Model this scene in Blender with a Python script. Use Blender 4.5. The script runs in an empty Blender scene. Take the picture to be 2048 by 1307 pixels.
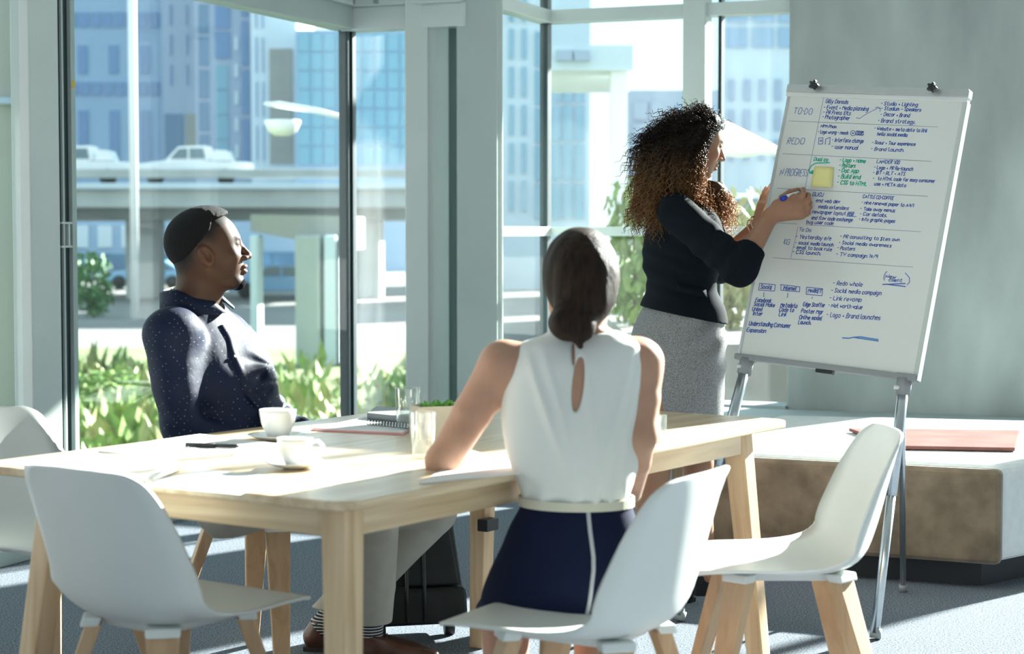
import bpy, bmesh, math, random
import numpy as np
from mathutils import Vector, Matrix

random.seed(7)
RNG = np.random.default_rng(7)
C = bpy.context.scene.collection
PI = math.pi

# ---------------------------------------------------------------- camera
FPX = 3750.0                                   # focal length in pixels of the 2048 px wide frame
CAM_Z = 1.27
TILT = math.atan((653.5 - 460.0) / FPX)
cam_d = bpy.data.cameras.new('camera')
cam_d.sensor_width = 36.0
cam_d.lens = FPX / 2048.0 * 36.0
cam_d.clip_end = 2000
cam_d.dof.use_dof = True
cam_d.dof.focus_distance = 6.1
cam_d.dof.aperture_fstop = 4.0
cam = bpy.data.objects.new('camera', cam_d)
C.objects.link(cam)
cam.location = (0, 0, CAM_Z)
cam.rotation_euler = (PI / 2 - TILT, 0, 0)
bpy.context.scene.camera = cam

# ---------------------------------------------------------------- world, sun, exposure
SUN_AZ, SUN_EL, SUN_W = math.radians(44.0), math.radians(23.0), 34.0
world = bpy.data.worlds.new('sky')
bpy.context.scene.world = world
world.use_nodes = True
wn = world.node_tree
wn.nodes.clear()
w_out = wn.nodes.new('ShaderNodeOutputWorld')
w_bg = wn.nodes.new('ShaderNodeBackground')
w_rp = wn.nodes.new('ShaderNodeValToRGB')
w_sp = wn.nodes.new('ShaderNodeSeparateXYZ')
w_tc = wn.nodes.new('ShaderNodeTexCoord')
wn.links.new(w_tc.outputs['Generated'], w_sp.inputs[0])
wn.links.new(w_sp.outputs['Z'], w_rp.inputs['Fac'])
w_rp.color_ramp.elements[0].position = 0.0
w_rp.color_ramp.elements[0].color = (0.84, 0.95, 0.97, 1)
w_rp.color_ramp.elements[1].position = 0.7
w_rp.color_ramp.elements[1].color = (0.52, 0.76, 0.92, 1)
wn.links.new(w_rp.outputs['Color'], w_bg.inputs['Color'])
w_bg.inputs['Strength'].default_value = 1.55
wn.links.new(w_bg.outputs[0], w_out.inputs['Surface'])
sun_d = bpy.data.lights.new('sun', 'SUN')
sun_d.energy = SUN_W
sun_d.angle = math.radians(0.9)
sun_d.color = (1.0, 0.96, 0.9)
sun = bpy.data.objects.new('sun', sun_d)
C.objects.link(sun)
SUN_V = Vector((math.sin(SUN_AZ) * math.cos(SUN_EL), math.cos(SUN_AZ) * math.cos(SUN_EL), math.sin(SUN_EL)))
sun.rotation_euler = SUN_V.to_track_quat('Z', 'Y').to_euler()
sun.location = SUN_V * 40
vs = bpy.context.scene.view_settings
vs.view_transform = 'Standard'
vs.look = 'None'
vs.gamma = 1.0
vs.exposure = 0.2
vs.use_curve_mapping = False
bpy.context.scene.cycles.max_bounces = 10
bpy.context.scene.cycles.transparent_max_bounces = 16


# ---------------------------------------------------------------- helpers
def A3(*p):
    return np.array(p, float)


def ray(px, py):
    """direction (unit Y) of the sight line through a photograph pixel - used to read positions off the photo"""
    x = (px - 1024.0) / FPX
    u = -(py - 653.5) / FPX
    r = A3(x, math.cos(TILT) + u * math.sin(TILT), -math.sin(TILT) + u * math.cos(TILT))
    return r / r[1]


def W(px, py, Y):
    return A3(0, 0, CAM_Z) + ray(px, py) * Y


def onz(px, py, z):
    r = ray(px, py)
    return A3(0, 0, CAM_Z) + r * ((z - CAM_Z) / r[2])


def unit(v):
    v = np.asarray(v, float)
    return v / np.linalg.norm(v)


def tag(o, label=None, cat=None, group=None, kind=None):
    if label: o['label'] = label
    if cat: o['category'] = cat
    if group: o['group'] = group
    if kind: o['kind'] = kind
    return o


def empty(name, loc=(0, 0, 0), rz=0.0, label=None, cat=None, group=None, kind=None):
    o = bpy.data.objects.new(name, None)
    o.empty_display_size = 0.1
    C.objects.link(o)
    o.location = [float(v) for v in loc]
    o.rotation_euler = (0, 0, rz)
    return tag(o, label, cat, group, kind)


def put(name, me, mat=None, parent=None, world=False):
    """link a mesh as one object; world=True: its vertices are in world space though it has a parent"""
    o = bpy.data.objects.new(name, me)
    if mat is not None:
        me.materials.clear()
        for m in (mat if isinstance(mat, (list, tuple)) else [mat]):
            me.materials.append(m)
    C.objects.link(o)
    if parent is not None:
        o.parent = parent
        if world and parent.type == 'EMPTY':
            o.matrix_parent_inverse = Matrix.Translation(-parent.location)
    return o


def mesh_np(name, V, F, smooth=True):
    me = bpy.data.meshes.new(name)
    V = np.asarray(V, np.float32)
    F = np.asarray(F, np.int32)
    n, k = F.shape
    me.vertices.add(len(V))
    me.vertices.foreach_set('co', V.ravel())
    me.loops.add(n * k)
    me.loops.foreach_set('vertex_index', F.ravel())
    me.polygons.add(n)
    me.polygons.foreach_set('loop_start', np.arange(0, n * k, k, dtype=np.int32))
    me.polygons.foreach_set('use_smooth', np.full(n, smooth))
    me.update(calc_edges=True)
    return me


class MB:
    """collects simple solids and makes ONE mesh of them"""
    def __init__(self):
        self.v, self.f, self.sm = [], [], []

    def add(self, V, F, smooth=False):
        b = len(self.v)
        self.v += [tuple(float(c) for c in p) for p in V]
        self.f += [tuple(b + i for i in q) for q in F]
        self.sm += [smooth] * len(F)
        return self

    def box(self, lo, hi, M=None):
        V = [(x, y, z) for x in (lo[0], hi[0]) for y in (lo[1], hi[1]) for z in (lo[2], hi[2])]
        if M is not None:
            V = [tuple(M @ Vector(p)) for p in V]
        F = [(0, 1, 3, 2), (4, 6, 7, 5), (0, 4, 5, 1), (2, 3, 7, 6), (0, 2, 6, 4), (1, 5, 7, 3)]
        return self.add(V, F)

    def hexa(self, bottom, top):
        """four bottom corners (counter-clockwise seen from above) and four top corners"""
        V = list(bottom) + list(top)
        F = [(3, 2, 1, 0), (4, 5, 6, 7), (0, 1, 5, 4), (1, 2, 6, 5), (2, 3, 7, 6), (3, 0, 4, 7)]
        return self.add(V, F)

    def tube(self, pts, rad, seg=10, cap=True):
        pts = [np.asarray(p, float) for p in pts]
        n = len(pts)
        rad = [rad] * n if np.isscalar(rad) else rad
        V, F = [], []
        t0 = unit(pts[1] - pts[0])
        a = unit(np.cross(t0, A3(0, 0, 1) if abs(t0[2]) < .9 else A3(1, 0, 0)))
        for i in range(n):
            t = unit(pts[min(i + 1, n - 1)] - pts[max(i - 1, 0)])
            a = unit(a - t * np.dot(a, t))
            b = np.cross(t, a)
            for k in range(seg):
                w = 2 * PI * k / seg
                V.append(pts[i] + rad[i] * (math.cos(w) * a + math.sin(w) * b))
        for i in range(n - 1):
            for k in range(seg):
                F.append((i * seg + k, i * seg + (k + 1) % seg, (i + 1) * seg + (k + 1) % seg, (i + 1) * seg + k))
        if cap:
            F.append(tuple(reversed(range(seg))))
            F.append(tuple((n - 1) * seg + k for k in range(seg)))
        return self.add(V, F, True)

    def lathe(self, prof, seg=28, o=(0, 0, 0), closed=False):
        V, F = [], []
        for r, z in prof:
            for k in range(seg):
                w = 2 * PI * k / seg
                V.append((o[0] + r * math.cos(w), o[1] + r * math.sin(w), o[2] + z))
        n = len(prof)
        for i in range(n if closed else n - 1):
            j = (i + 1) % n
            for k in range(seg):
                F.append((i * seg + k, i * seg + (k + 1) % seg, j * seg + (k + 1) % seg, j * seg + k))
        return self.add(V, F, True)

    def mesh(self, name, bevel=0.0, bseg=2):
        me = bpy.data.meshes.new(name)
        me.from_pydata(self.v, [], self.f)
        me.polygons.foreach_set('use_smooth', np.array(self.sm, dtype=bool))
        if bevel:
            bm = bmesh.new()
            bm.from_mesh(me)
            es = [e for e in bm.edges if len(e.link_faces) == 2 and e.calc_face_angle(0) > .5]
            bmesh.ops.bevel(bm, geom=es, offset=bevel, segments=bseg, profile=.6, affect='EDGES', clamp_overlap=True)
            bmesh.ops.recalc_face_normals(bm, faces=bm.faces)
            bm.to_mesh(me)
            bm.free()
        me.update()
        return me

    def put(self, name, mat, parent=None, world=False, bevel=0.0, bseg=2):
        return put(name, self.mesh(name, bevel, bseg), mat, parent, world)


# ---------------------------------------------------------------- materials
def nodemat(name):
    m = bpy.data.materials.new(name)
    m.use_nodes = True
    return m, m.node_tree, m.node_tree.nodes['Principled BSDF'], m.node_tree.nodes['Material Output']


def mat(name, col, rough=.6, metal=0.0, noise=0.0, nscale=8.0, stretch=(1, 1, 1), bump=0.0, bscale=60.0,
        sheen=0.0, spec=.5, detail=4.0, col2=None, coat=0.0):
    m, nt, p, out = nodemat(name)
    p.inputs['Base Color'].default_value = (*col, 1)
    p.inputs['Roughness'].default_value = rough
    p.inputs['Metallic'].default_value = metal
    p.inputs['Specular IOR Level'].default_value = spec
    if coat: p.inputs['Coat Weight'].default_value = coat
    if sheen: p.inputs['Sheen Weight'].default_value = sheen
    tc = nt.nodes.new('ShaderNodeTexCoord')
    mp = nt.nodes.new('ShaderNodeMapping')
    mp.inputs['Scale'].default_value = stretch
    nt.links.new(tc.outputs['Object'], mp.inputs[0])
    if noise or col2:
        n = nt.nodes.new('ShaderNodeTexNoise')
        n.inputs['Scale'].default_value = nscale
        n.inputs['Detail'].default_value = detail
        nt.links.new(mp.outputs[0], n.inputs['Vector'])
        r = nt.nodes.new('ShaderNodeValToRGB')
        c2 = col2 or tuple(min(1, c * (1 + noise)) for c in col)
        c1 = col if col2 else tuple(c * (1 - noise) for c in col)
        r.color_ramp.elements[0].position = .3
        r.color_ramp.elements[1].position = .7
        r.color_ramp.elements[0].color = (*c1, 1)
        r.color_ramp.elements[1].color = (*c2, 1)
        nt.links.new(n.outputs['Fac'], r.inputs['Fac'])
        nt.links.new(r.outputs['Color'], p.inputs['Base Color'])
    if bump:
        n2 = nt.nodes.new('ShaderNodeTexNoise')
        n2.inputs['Scale'].default_value = bscale
        n2.inputs['Detail'].default_value = 3
        nt.links.new(mp.outputs[0], n2.inputs['Vector'])
        b = nt.nodes.new('ShaderNodeBump')
        b.inputs['Strength'].default_value = bump
        b.inputs['Distance'].default_value = .01
        nt.links.new(n2.outputs['Fac'], b.inputs['Height'])
        nt.links.new(b.outputs[0], p.inputs['Normal'])
    return m


def wood(name, col, dark, scale=6.0, axis='X', rough=.45):
    m, nt, p, out = nodemat(name)
    tc = nt.nodes.new('ShaderNodeTexCoord')
    mp = nt.nodes.new('ShaderNodeMapping')
    s = [14.0, 14.0, 14.0]
    s['XYZ'.index(axis)] = .9
    mp.inputs['Scale'].default_value = s
    nt.links.new(tc.outputs['Object'], mp.inputs[0])
    n = nt.nodes.new('ShaderNodeTexNoise')
    n.inputs['Scale'].default_value = scale * .35
    n.inputs['Detail'].default_value = 6
    n.inputs['Distortion'].default_value = .8
    nt.links.new(mp.outputs[0], n.inputs['Vector'])
    r = nt.nodes.new('ShaderNodeValToRGB')
    r.color_ramp.elements[0].position = .32
    r.color_ramp.elements[1].position = .62
    r.color_ramp.elements[0].color = (*dark, 1)
    r.color_ramp.elements[1].color = (*col, 1)
    nt.links.new(n.outputs['Fac'], r.inputs['Fac'])
    nt.links.new(r.outputs['Color'], p.inputs['Base Color'])
    p.inputs['Roughness'].default_value = rough
    b = nt.nodes.new('ShaderNodeBump')
    b.inputs['Strength'].default_value = .08
    b.inputs['Distance'].default_value = .004
    nt.links.new(n.outputs['Fac'], b.inputs['Height'])
    nt.links.new(b.outputs[0], p.inputs['Normal'])
    return m


def glassmat(name, tint=(.93, .975, .97), veil=.006, refl=.06, streak=True):
    """thin pane: clear, a little reflection, a film of dust that the sun lights up"""
    m = bpy.data.materials.new(name)
    m.use_nodes = True
    nt = m.node_tree
    nt.nodes.clear()
    out = nt.nodes.new('ShaderNodeOutputMaterial')
    tr = nt.nodes.new('ShaderNodeBsdfTransparent')
    tr.inputs['Color'].default_value = (*tint, 1)
    gl = nt.nodes.new('ShaderNodeBsdfGlossy')
    gl.inputs['Roughness'].default_value = .02
    lw = nt.nodes.new('ShaderNodeLayerWeight')
    lw.inputs['Blend'].default_value = .25
    fr = nt.nodes.new('ShaderNodeMapRange')
    fr.inputs['To Min'].default_value = refl * .3
    fr.inputs['To Max'].default_value = refl * 1.6
    nt.links.new(lw.outputs['Facing'], fr.inputs['Value'])
    mx = nt.nodes.new('ShaderNodeMixShader')
    nt.links.new(fr.outputs[0], mx.inputs[0])
    nt.links.new(tr.outputs[0], mx.inputs[1])
    nt.links.new(gl.outputs[0], mx.inputs[2])
    last = mx
    if veil:
        tl = nt.nodes.new('ShaderNodeBsdfTranslucent')
        tl.inputs['Color'].default_value = (.92, .97, 1, 1)
        tc = nt.nodes.new('ShaderNodeTexCoord')
        mp = nt.nodes.new('ShaderNodeMapping')
        mp.inputs['Scale'].default_value = (5, 5, .7)
        no = nt.nodes.new('ShaderNodeTexNoise')
        no.inputs['Scale'].default_value = 3.0
        no.inputs['Detail'].default_value = 6
        mr = nt.nodes.new('ShaderNodeMapRange')
        mr.inputs['From Min'].default_value = .3
        mr.inputs['From Max'].default_value = .75
        mr.inputs['To Min'].default_value = veil * .4
        mr.inputs['To Max'].default_value = veil * 1.7
        nt.links.new(tc.outputs['Object'], mp.inputs[0])
        nt.links.new(mp.outputs[0], no.inputs['Vector'])
        nt.links.new(no.outputs['Fac'], mr.inputs['Value'])
        m2 = nt.nodes.new('ShaderNodeMixShader')
        nt.links.new(mr.outputs[0], m2.inputs[0])
        nt.links.new(mx.outputs[0], m2.inputs[1])
        nt.links.new(tl.outputs[0], m2.inputs[2])
        last = m2
    nt.links.new(last.outputs[0], out.inputs['Surface'])
    return m


M = {}
M['carpet'] = mat('carpet', (.032, .046, .075), .95, noise=.55, nscale=170, bump=.6, bscale=420, col2=(.31, .345, .39), spec=.1)
M['concrete'] = mat('concrete', (.36, .40, .39), .8, noise=.24, nscale=2.6, stretch=(1, 1, .35), bump=.12, bscale=70, detail=10, spec=.2)
M['frame'] = mat('window_frame_paint', (.40, .47, .455), .42, noise=.03, nscale=3)
M['frame_light'] = mat('pale_frame_paint', (.56, .62, .60), .4, noise=.03, nscale=3)
M['frame_dark'] = mat('dark_gasket', (.012, .03, .036), .4)
M['ceiling'] = mat('ceiling_plaster', (.75, .76, .75), .9)
M['ledge'] = mat('ledge_stone', (.36, .42, .44), .7, noise=.08, nscale=5)
M['glass'] = glassmat('window_glass')
M['glass_dusty'] = glassmat('dusty_window_glass', veil=.012)
M['birch'] = wood('birch_top', (.80, .64, .44), (.58, .41, .24), 5, 'X', .28)
M['birch_z'] = wood('birch_leg', (.74, .55, .35), (.54, .36, .20), 5, 'Z', .5)
M['chair_wood'] = wood('beech_leg', (.62, .42, .25), (.50, .32, .18), 5, 'Z', .55)
M['shell'] = mat('white_chair_plastic', (.76, .79, .77), .38, noise=.02, nscale=4, spec=.45)
M['steel'] = mat('brushed_steel', (.60, .64, .67), .28, 1.0, noise=.05, nscale=30)
M['alu'] = mat('aluminium_profile', (.66, .69, .70), .35, .8, noise=.03, nscale=20)
M['grey_plastic'] = mat('grey_plastic', (.28, .30, .31), .5)
M['black_plastic'] = mat('black_plastic', (.02, .021, .024), .45)
M['board'] = mat('whiteboard_enamel', (.74, .77, .76), .25, spec=.5, noise=.015, nscale=3)
M['ink_blue'] = mat('blue_marker_ink', (.055, .13, .50), .7)
M['ink_pale'] = mat('pale_blue_marker_ink', (.17, .27, .52), .7)
M['ink_green'] = mat('green_marker_ink', (.0, .50, .34), .7)
M['sticky'] = mat('yellow_note_paper', (.80, .76, .33), .8)
M['porcelain'] = mat('white_porcelain', (.83, .84, .82), .18, spec=.5)
M['paper'] = mat('white_paper', (.85, .86, .87), .85)
M['cream'] = mat('cream_cover', (.80, .76, .64), .6)
M['pink_edge'] = mat('pink_edge', (.72, .35, .36), .7)
M['bench_light'] = mat('pale_bench_fabric', (.66, .68, .68), .9, noise=.05, nscale=30, bump=.2, bscale=300, spec=.15)
M['bench_brown'] = mat('brown_suede', (.165, .125, .088), .95, noise=.35, nscale=9, bump=.15, bscale=200, spec=.1, sheen=.3)
M['plinth'] = mat('dark_plinth', (.018, .022, .03), .6)
M['leather'] = mat('dusty_red_leather', (.19, .085, .075), .95, spec=.08, noise=.18, nscale=8, bump=.1, bscale=120)
M['bag'] = mat('black_nylon', (.012, .015, .017), .7, bump=.25, bscale=350, noise=.3, nscale=20)
M['bag_trim'] = mat('black_bag_trim', (.03, .033, .035), .4)
M['leaf'] = mat('succulent_leaf', (.12, .36, .05), .45, noise=.3, nscale=20)
M['planter'] = mat('beige_planter', (.66, .61, .50), .6, noise=.05, nscale=12)
M['clear'] = glassmat('drinking_glass', (.95, .975, .97), .012, .35)
M['yellow'] = mat('yellow_sticker', (.75, .45, .03), .5)


# ---------------------------------------------------------------- the room
U1 = A3(math.sin(math.radians(21.8)), math.cos(math.radians(21.8)), 0)      # along the left facade, away from us
U2 = A3(math.cos(math.radians(21.8)), -math.sin(math.radians(21.8)), 0)     # to the right
Z3 = A3(0, 0, 1)


def slab(mb, o, d, L, n, t0, t1, z0, z1):
    """box on the line o + d*s (s 0..L), reaching from t0 to t1 along the normal n"""
    p = [o + n * t0, o + d * L + n * t0, o + d * L + n * t1, o + n * t1]
    if np.cross(d, n)[2] < 0:
        p = p[::-1]
    return mb.hexa([q + Z3 * z0 for q in p], [q + Z3 * z1 for q in p])


CEIL = 6.0
C1 = A3(-.85, 9.84, 0)
C2 = A3(.184, 10.42, 0)
PW = A3(1.476, 9.90, 0)
LJ = C1 - U1 * 2.47                                           # foot of the left post
PIER_END = PW + U2 * 1.32

tag(MB().box((-9, -6, -.2), (9.5, 10.75, 0)).put('floor', M['carpet']), 'speckled blue-grey carpet floor crossed by bands of sunlight', kind='structure')
tag(MB().box((-9, -6, CEIL), (9.5, 11.5, CEIL + .25)).put('ceiling', M['ceiling']), kind='structure')

# left facade: window_1 (behind the seated man)
w1 = empty('window_1', C1 - U1 * 1.2, kind='structure')
g = MB(); slab(g, LJ, U1, 2.47, U2, -.012, .012, .06, 2.31); g.put('pane', M['glass'], w1, True)
g = MB(); slab(g, LJ - U1 * .3, U1, 2.77, U2, -.07, .05, 2.306, 2.425); g.put('lintel', M['frame'], w1, True, .006)
g = MB(); slab(g, LJ - U1 * .3, U1, 2.77, U2, -.09, .075, 2.425, 2.455); g.put('lintel_lip', M['frame_light'], w1, True, .004)
g = MB(); slab(g, LJ - U1 * .3, U1, 2.77, U2, -.12, .02, 2.455, 3.1); g.put('fascia', M['frame'], w1, True, .006)
g = MB(); slab(g, LJ, U1, 2.47, U2, -.05, .05, 0, .06); g.put('bottom_rail', M['frame'], w1, True, .004)
g = MB(); slab(g, C1 - U1 * .05, U1, .05, U2, -.035, .02, .06, 2.306); g.put('corner_mullion', M['frame_dark'], w1, True)
# the post at the left edge of that window with its dark groove
tp = empty('trim_1', LJ, kind='structure')
g = MB(); slab(g, LJ + U1 * .002, -U1, .085, U2, -.06, -.012, 0, 3.6); g.put('groove', M['frame_dark'], tp, True)
g = MB(); slab(g, LJ + U1 * .025, -U1, .03, U2, -.06, .006, 0, 3.6); g.put('stile', M['frame'], tp, True, .003)
g = MB(); slab(g, LJ - U1 * .045, -U1, .012, U2, -.06, -.002, 0, 3.6); g.put('rib', M['frame'], tp, True)
g = MB(); slab(g, LJ - U1 * .08, -U1, .19, U2, -.09, .0, 0, 3.6); g.put('post', M['frame_light'], tp, True, .006)
g = MB()
for z0 in (1.20, 1.295):
    slab(g, LJ - U1 * .075, U1, .075, U2, -.012, .004, z0, z0 + .008)
slab(g, LJ - U1 * .03, U1, .010, U2, -.012, .004, 1.20, 1.30)
g.put('latch_plate', M['bld_white'] if 'bld_white' in M else M['frame_light'], tp, True)
g = MB(); slab(g, LJ + U1 * .0, U1, .02, U2, .006, .0075, W(142, 174, 7.5)[2], W(142, 158, 7.5)[2]); g.put('sticker', M['yellow'], tp, True)
# pane left of the post
w2 = empty('window_2', LJ - U1 * 1.2, kind='structure')
g = MB(); slab(g, LJ - U1 * .35, -U1, 2.4, U2, -.012, .012, .06, 2.6); g.put('pane', M['glass'], w2, True)
g = MB(); slab(g, LJ - U1 * .35, -U1, 2.4, U2, -.05, .05, 0, .06); g.put('bottom_rail', M['frame'], w2, True, .004)

# return pane between the glass corner and the steel column
w3 = empty('window_3', C1 + U2 * .2, kind='structure')
g = MB(); slab(g, C1 + U2 * .02, U2, .70, U1, -.012, .012, .06, 2.31); g.put('pane', M['glass_dusty'], w3, True)
g = MB(); slab(g, C1 - U2 * .02, U2, .70, U1, -.06, .06, 2.30, 2.42); g.put('lintel', M['frame_light'], w3, True, .006)
g = MB(); slab(g, C1 - U2 * .03, U2, .70, U1, -.08, .08, 2.42, 3.1); g.put('fascia', M['frame_light'], w3, True, .006)
g = MB(); slab(g, C1, U2, .70, U1, -.05, .05, 0, .06); g.put('bottom_rail', M['frame'], w3, True, .004)
g = MB()
for s in (.055, .19):
    slab(g, C1 + U2 * s, U2, .02, U1, -.10, -.08, 2.43, 2.58)
g.put('bracket', M['grey_plastic'], w3, True)
g = MB(); slab(g, C1, U2, .03, U1, -.02, .02, .06, 2.30); g.put('corner_mullion', M['frame_dark'], w3, True)

# steel column built up of flanges
col = empty('trim_2', W(905, 460, 9.7) * A3(1, 1, 0), kind='structure')


def frontal(x0, x1, Y0, Y1, z0, z1):
    a, b = (x0 - 1024) / FPX * Y0, (x1 - 1024) / FPX * Y0
    return (a, Y0, z0), (b, Y1, z1)


MB().box(*frontal(811, 857, 9.62, 9.9, 0, CEIL)).put('flange', M['frame_light'], col, True, .006)
MB().box(*frontal(856, 898, 9.645, 9.9, 0, CEIL)).put('web', M['frame_light'], col, True)
MB().box(*frontal(896, 917, 9.67, 9.9, 0, CEIL)).put('shadow_gap', mat('column_gap_shade', (.20, .27, .255), .5), col, True)  # dark strip between the flanges, its shade painted into the colour
MB().box(*frontal(914, 995, 9.55, 9.95, 0, CEIL)).put('flange', M['frame'], col, True, .008)
MB().box(*frontal(995, 1005, 9.6, 9.95, 0, CEIL)).put('edge_strip', M['frame_light'], col, True)

# right bay: window_4 (short return) and window_5 (towards the concrete pier)
w4 = empty('window_4', C2 - U1 * .3, kind='structure')
g = MB(); slab(g, C2, -U1, .75, U2, -.012, .012, 0.35, 2.95); g.put('pane', M['glass'], w4, True)
for nm, z0, z1 in (('transom', 2.405, 2.475), ('transom', 1.238, 1.288)):
    g = MB(); slab(g, C2, -U1, .75, U2, -.04, .05, z0, z1); g.put(nm, M['frame_light'], w4, True, .004)
g = MB(); slab(g, C2, -U1, .75, U2, -.10, .07, 0, .35); g.put('sill_wall', M['ledge'], w4, True)
w5 = empty('window_5', C2 + U2 * .7, kind='structure')
LW5 = float(np.linalg.norm(PW - C2))
for a, b, z0, z1 in ((.02, LW5, .35, 1.24), (.02, LW5, 1.285, 2.41), (.02, LW5, 2.47, 2.95)):
    g = MB(); slab(g, C2 + U2 * a, U2, b - a, U1, -.012, .012, z0, z1); g.put('pane', M['glass'], w5, True)
for nm, z0, z1 in (('transom', 2.405, 2.475), ('transom', 1.238, 1.288)):
    g = MB(); slab(g, C2, U2, LW5, U1, -.05, .05, z0, z1); g.put(nm, M['frame_light'], w5, True, .004)
g = MB(); slab(g, C2 - U2 * .02, U2, .045, U1, -.03, .03, .35, 4.6); g.put('corner_mullion', M['frame_dark'], w5, True)
pm = (W(1371, 460, 10.12)[0] - C2[0]) / U2[0]
g = MB(); slab(g, C2 + U2 * pm, U2, .125, U1, -.07, .06, .35, 4.6); g.put('mullion', M['frame_light'], w5, True, .005)
g = MB(); slab(g, C2 + U2 * (pm + .185), U2, .018, U1, -.03, .03, .35, 4.6); g.put('gasket', M['frame_dark'], w5, True)
g = MB(); slab(g, C2, U2, LW5, U1, -.12, .08, 0, .35); g.put('sill_wall', M['ledge'], w5, True)

# bare concrete pier behind the flip chart, then more glazing out of the frame where the sun comes in
g = MB(); slab(g, PW, U2, 1.32, U1, -.10, .30, 0, CEIL)
tag(g.put('wall_right', M['concrete'], None, False, .012), 'bare grey concrete pier behind the flip chart', kind='structure')
w6 = empty('window_6', PIER_END + U2 * 2.5, kind='structure')
g = MB(); slab(g, PIER_END, U2, 5.0, U1, -.012, .012, .05, CEIL); g.put('pane', M['glass'], w6, True)
for s in (1.35, 2.75, 4.2):
    g = MB(); slab(g, PIER_END + U2 * s, U2, .06, U1, -.05, .05, 0, CEIL); g.put('mullion', M['frame_light'], w6, True)
g = MB(); slab(g, PIER_END, U2, 5.0, U1, -.04, .04, 2.405, 2.475); g.put('transom', M['frame_light'], w6, True)
# low stone ledge in front of the sill of the right bay
g = MB(); slab(g, C2 - U1 * .1 + U2 * .1, U2, 4.0, U1, -1.0, -.03, 0, .335)
tag(g.put('trim_3', M['ledge'], None, False, .01), 'low grey ledge running along the window and the concrete pier', kind='structure')
g = MB(); slab(g, C2, -U1, .75, U2, -.05, .06, 2.95, CEIL); g.put('sun_block_panel', M['frame_light'], w4, True)  # unseen panel added above the glass to block the high sun
g = MB(); slab(g, C2, U2, LW5, U1, -.05, .06, 2.95, CEIL); g.put('sun_block_panel', M['frame_light'], w5, True)  # same added sun block over the longer pane
# unseen slab added over the right bay to keep sun off the left post
g = MB(); slab(g, C2 + U2 * .3, U2, 1.15, U1, .12, 1.75, 2.95, 3.08)
tag(g.put('sun_blocker', M['frame_light']), kind='structure')
# rest of the room behind and beside the camera
tag(MB().box((-6.3, -6, 0), (-6, 5.8, CEIL)).put('wall_left', M['ceiling']), kind='structure')
tag(MB().box((8.5, -6, 0), (8.8, 7.0, CEIL)).put('wall_far_right', M['ceiling']), kind='structure')
bw = empty('wall_back', (0, -6, 0), kind='structure')
MB().box((-6, -6.3, 3.2), (8.5, -6, CEIL)).put('upper_wall', M['ceiling'], bw, True)
MB().box((-6, -6.3, 0), (8.5, -6, .6)).put('parapet_wall', M['ceiling'], bw, True)


# ---------------------------------------------------------------- outside
GZ = -1.6                                      # ground level outside
M['lawn'] = mat('rough_grass', (.075, .13, .03), .95, nscale=.9, col2=(.20, .22, .09), noise=.1, detail=9, bump=.4, bscale=6)
M['paving'] = mat('sunlit_paving', (.19, .185, .17), .9, noise=.12, nscale=.3)
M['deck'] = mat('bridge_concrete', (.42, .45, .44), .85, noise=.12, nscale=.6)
M['deck_dark'] = mat('shaded_bridge_soffit', (.30, .33, .32), .9, noise=.1, nscale=.6)  # darker copy of the deck concrete, shade under the bridge put into the colour
M['bld_blue'] = mat('hazed_blue_cladding', (.30, .43, .58), .7, noise=.05, nscale=.2)  # light blue stands for flare and haze, put into the facade colour
M['bld_lav'] = mat('hazed_grey_render', (.36, .44, .56), .7)  # bluish haze put into this facade colour as well
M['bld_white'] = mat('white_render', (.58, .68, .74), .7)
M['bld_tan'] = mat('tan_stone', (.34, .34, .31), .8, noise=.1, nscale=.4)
M['win_blue'] = mat('blue_window_glass', (.10, .22, .42), .12, spec=.8)
M['win_deep'] = mat('deep_blue_glass', (.05, .16, .30), .1, spec=.8)
M['curtain'] = mat('teal_curtain_wall', (.16, .36, .48), .1, spec=.8)
M['car_white'] = mat('white_car_paint', (.85, .86, .87), .25, coat=.4)
M['car_blue'] = mat('pale_blue_car_paint', (.22, .45, .68), .25, coat=.4)
M['car_glass'] = mat('car_glass', (.10, .17, .22), .08, spec=.8)
M['tyre'] = mat('tyre_rubber', (.02, .02, .02), .8)
M['lamp_white'] = mat('white_lamp_metal', (.82, .84, .85), .35)
M['canvas'] = mat('white_canvas', (.86, .88, .88), .8)
M['bush_a'] = mat('bright_leaves', (.17, .27, .06), .6, noise=.35, nscale=6)
M['bush_b'] = mat('dry_yellow_leaves', (.31, .32, .13), .7, noise=.3, nscale=6)
M['bush_c'] = mat('dark_green_leaves', (.08, .19, .06), .6, noise=.35, nscale=6)

tag(MB().box((-70, 11.3, GZ - .3), (45, 46, GZ)).put('floor_garden', M['lawn']), 'rough sunlit grass outside the left window', kind='structure')
tag(MB().box((-150, 46, GZ - .3), (130, 260, GZ)).put('floor_road', M['paving']), kind='structure')


def wx(px, Y):
    return (px - 1024) / FPX * Y


def wz(py, Y):
    return W(1024, py, Y)[2]


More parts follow.
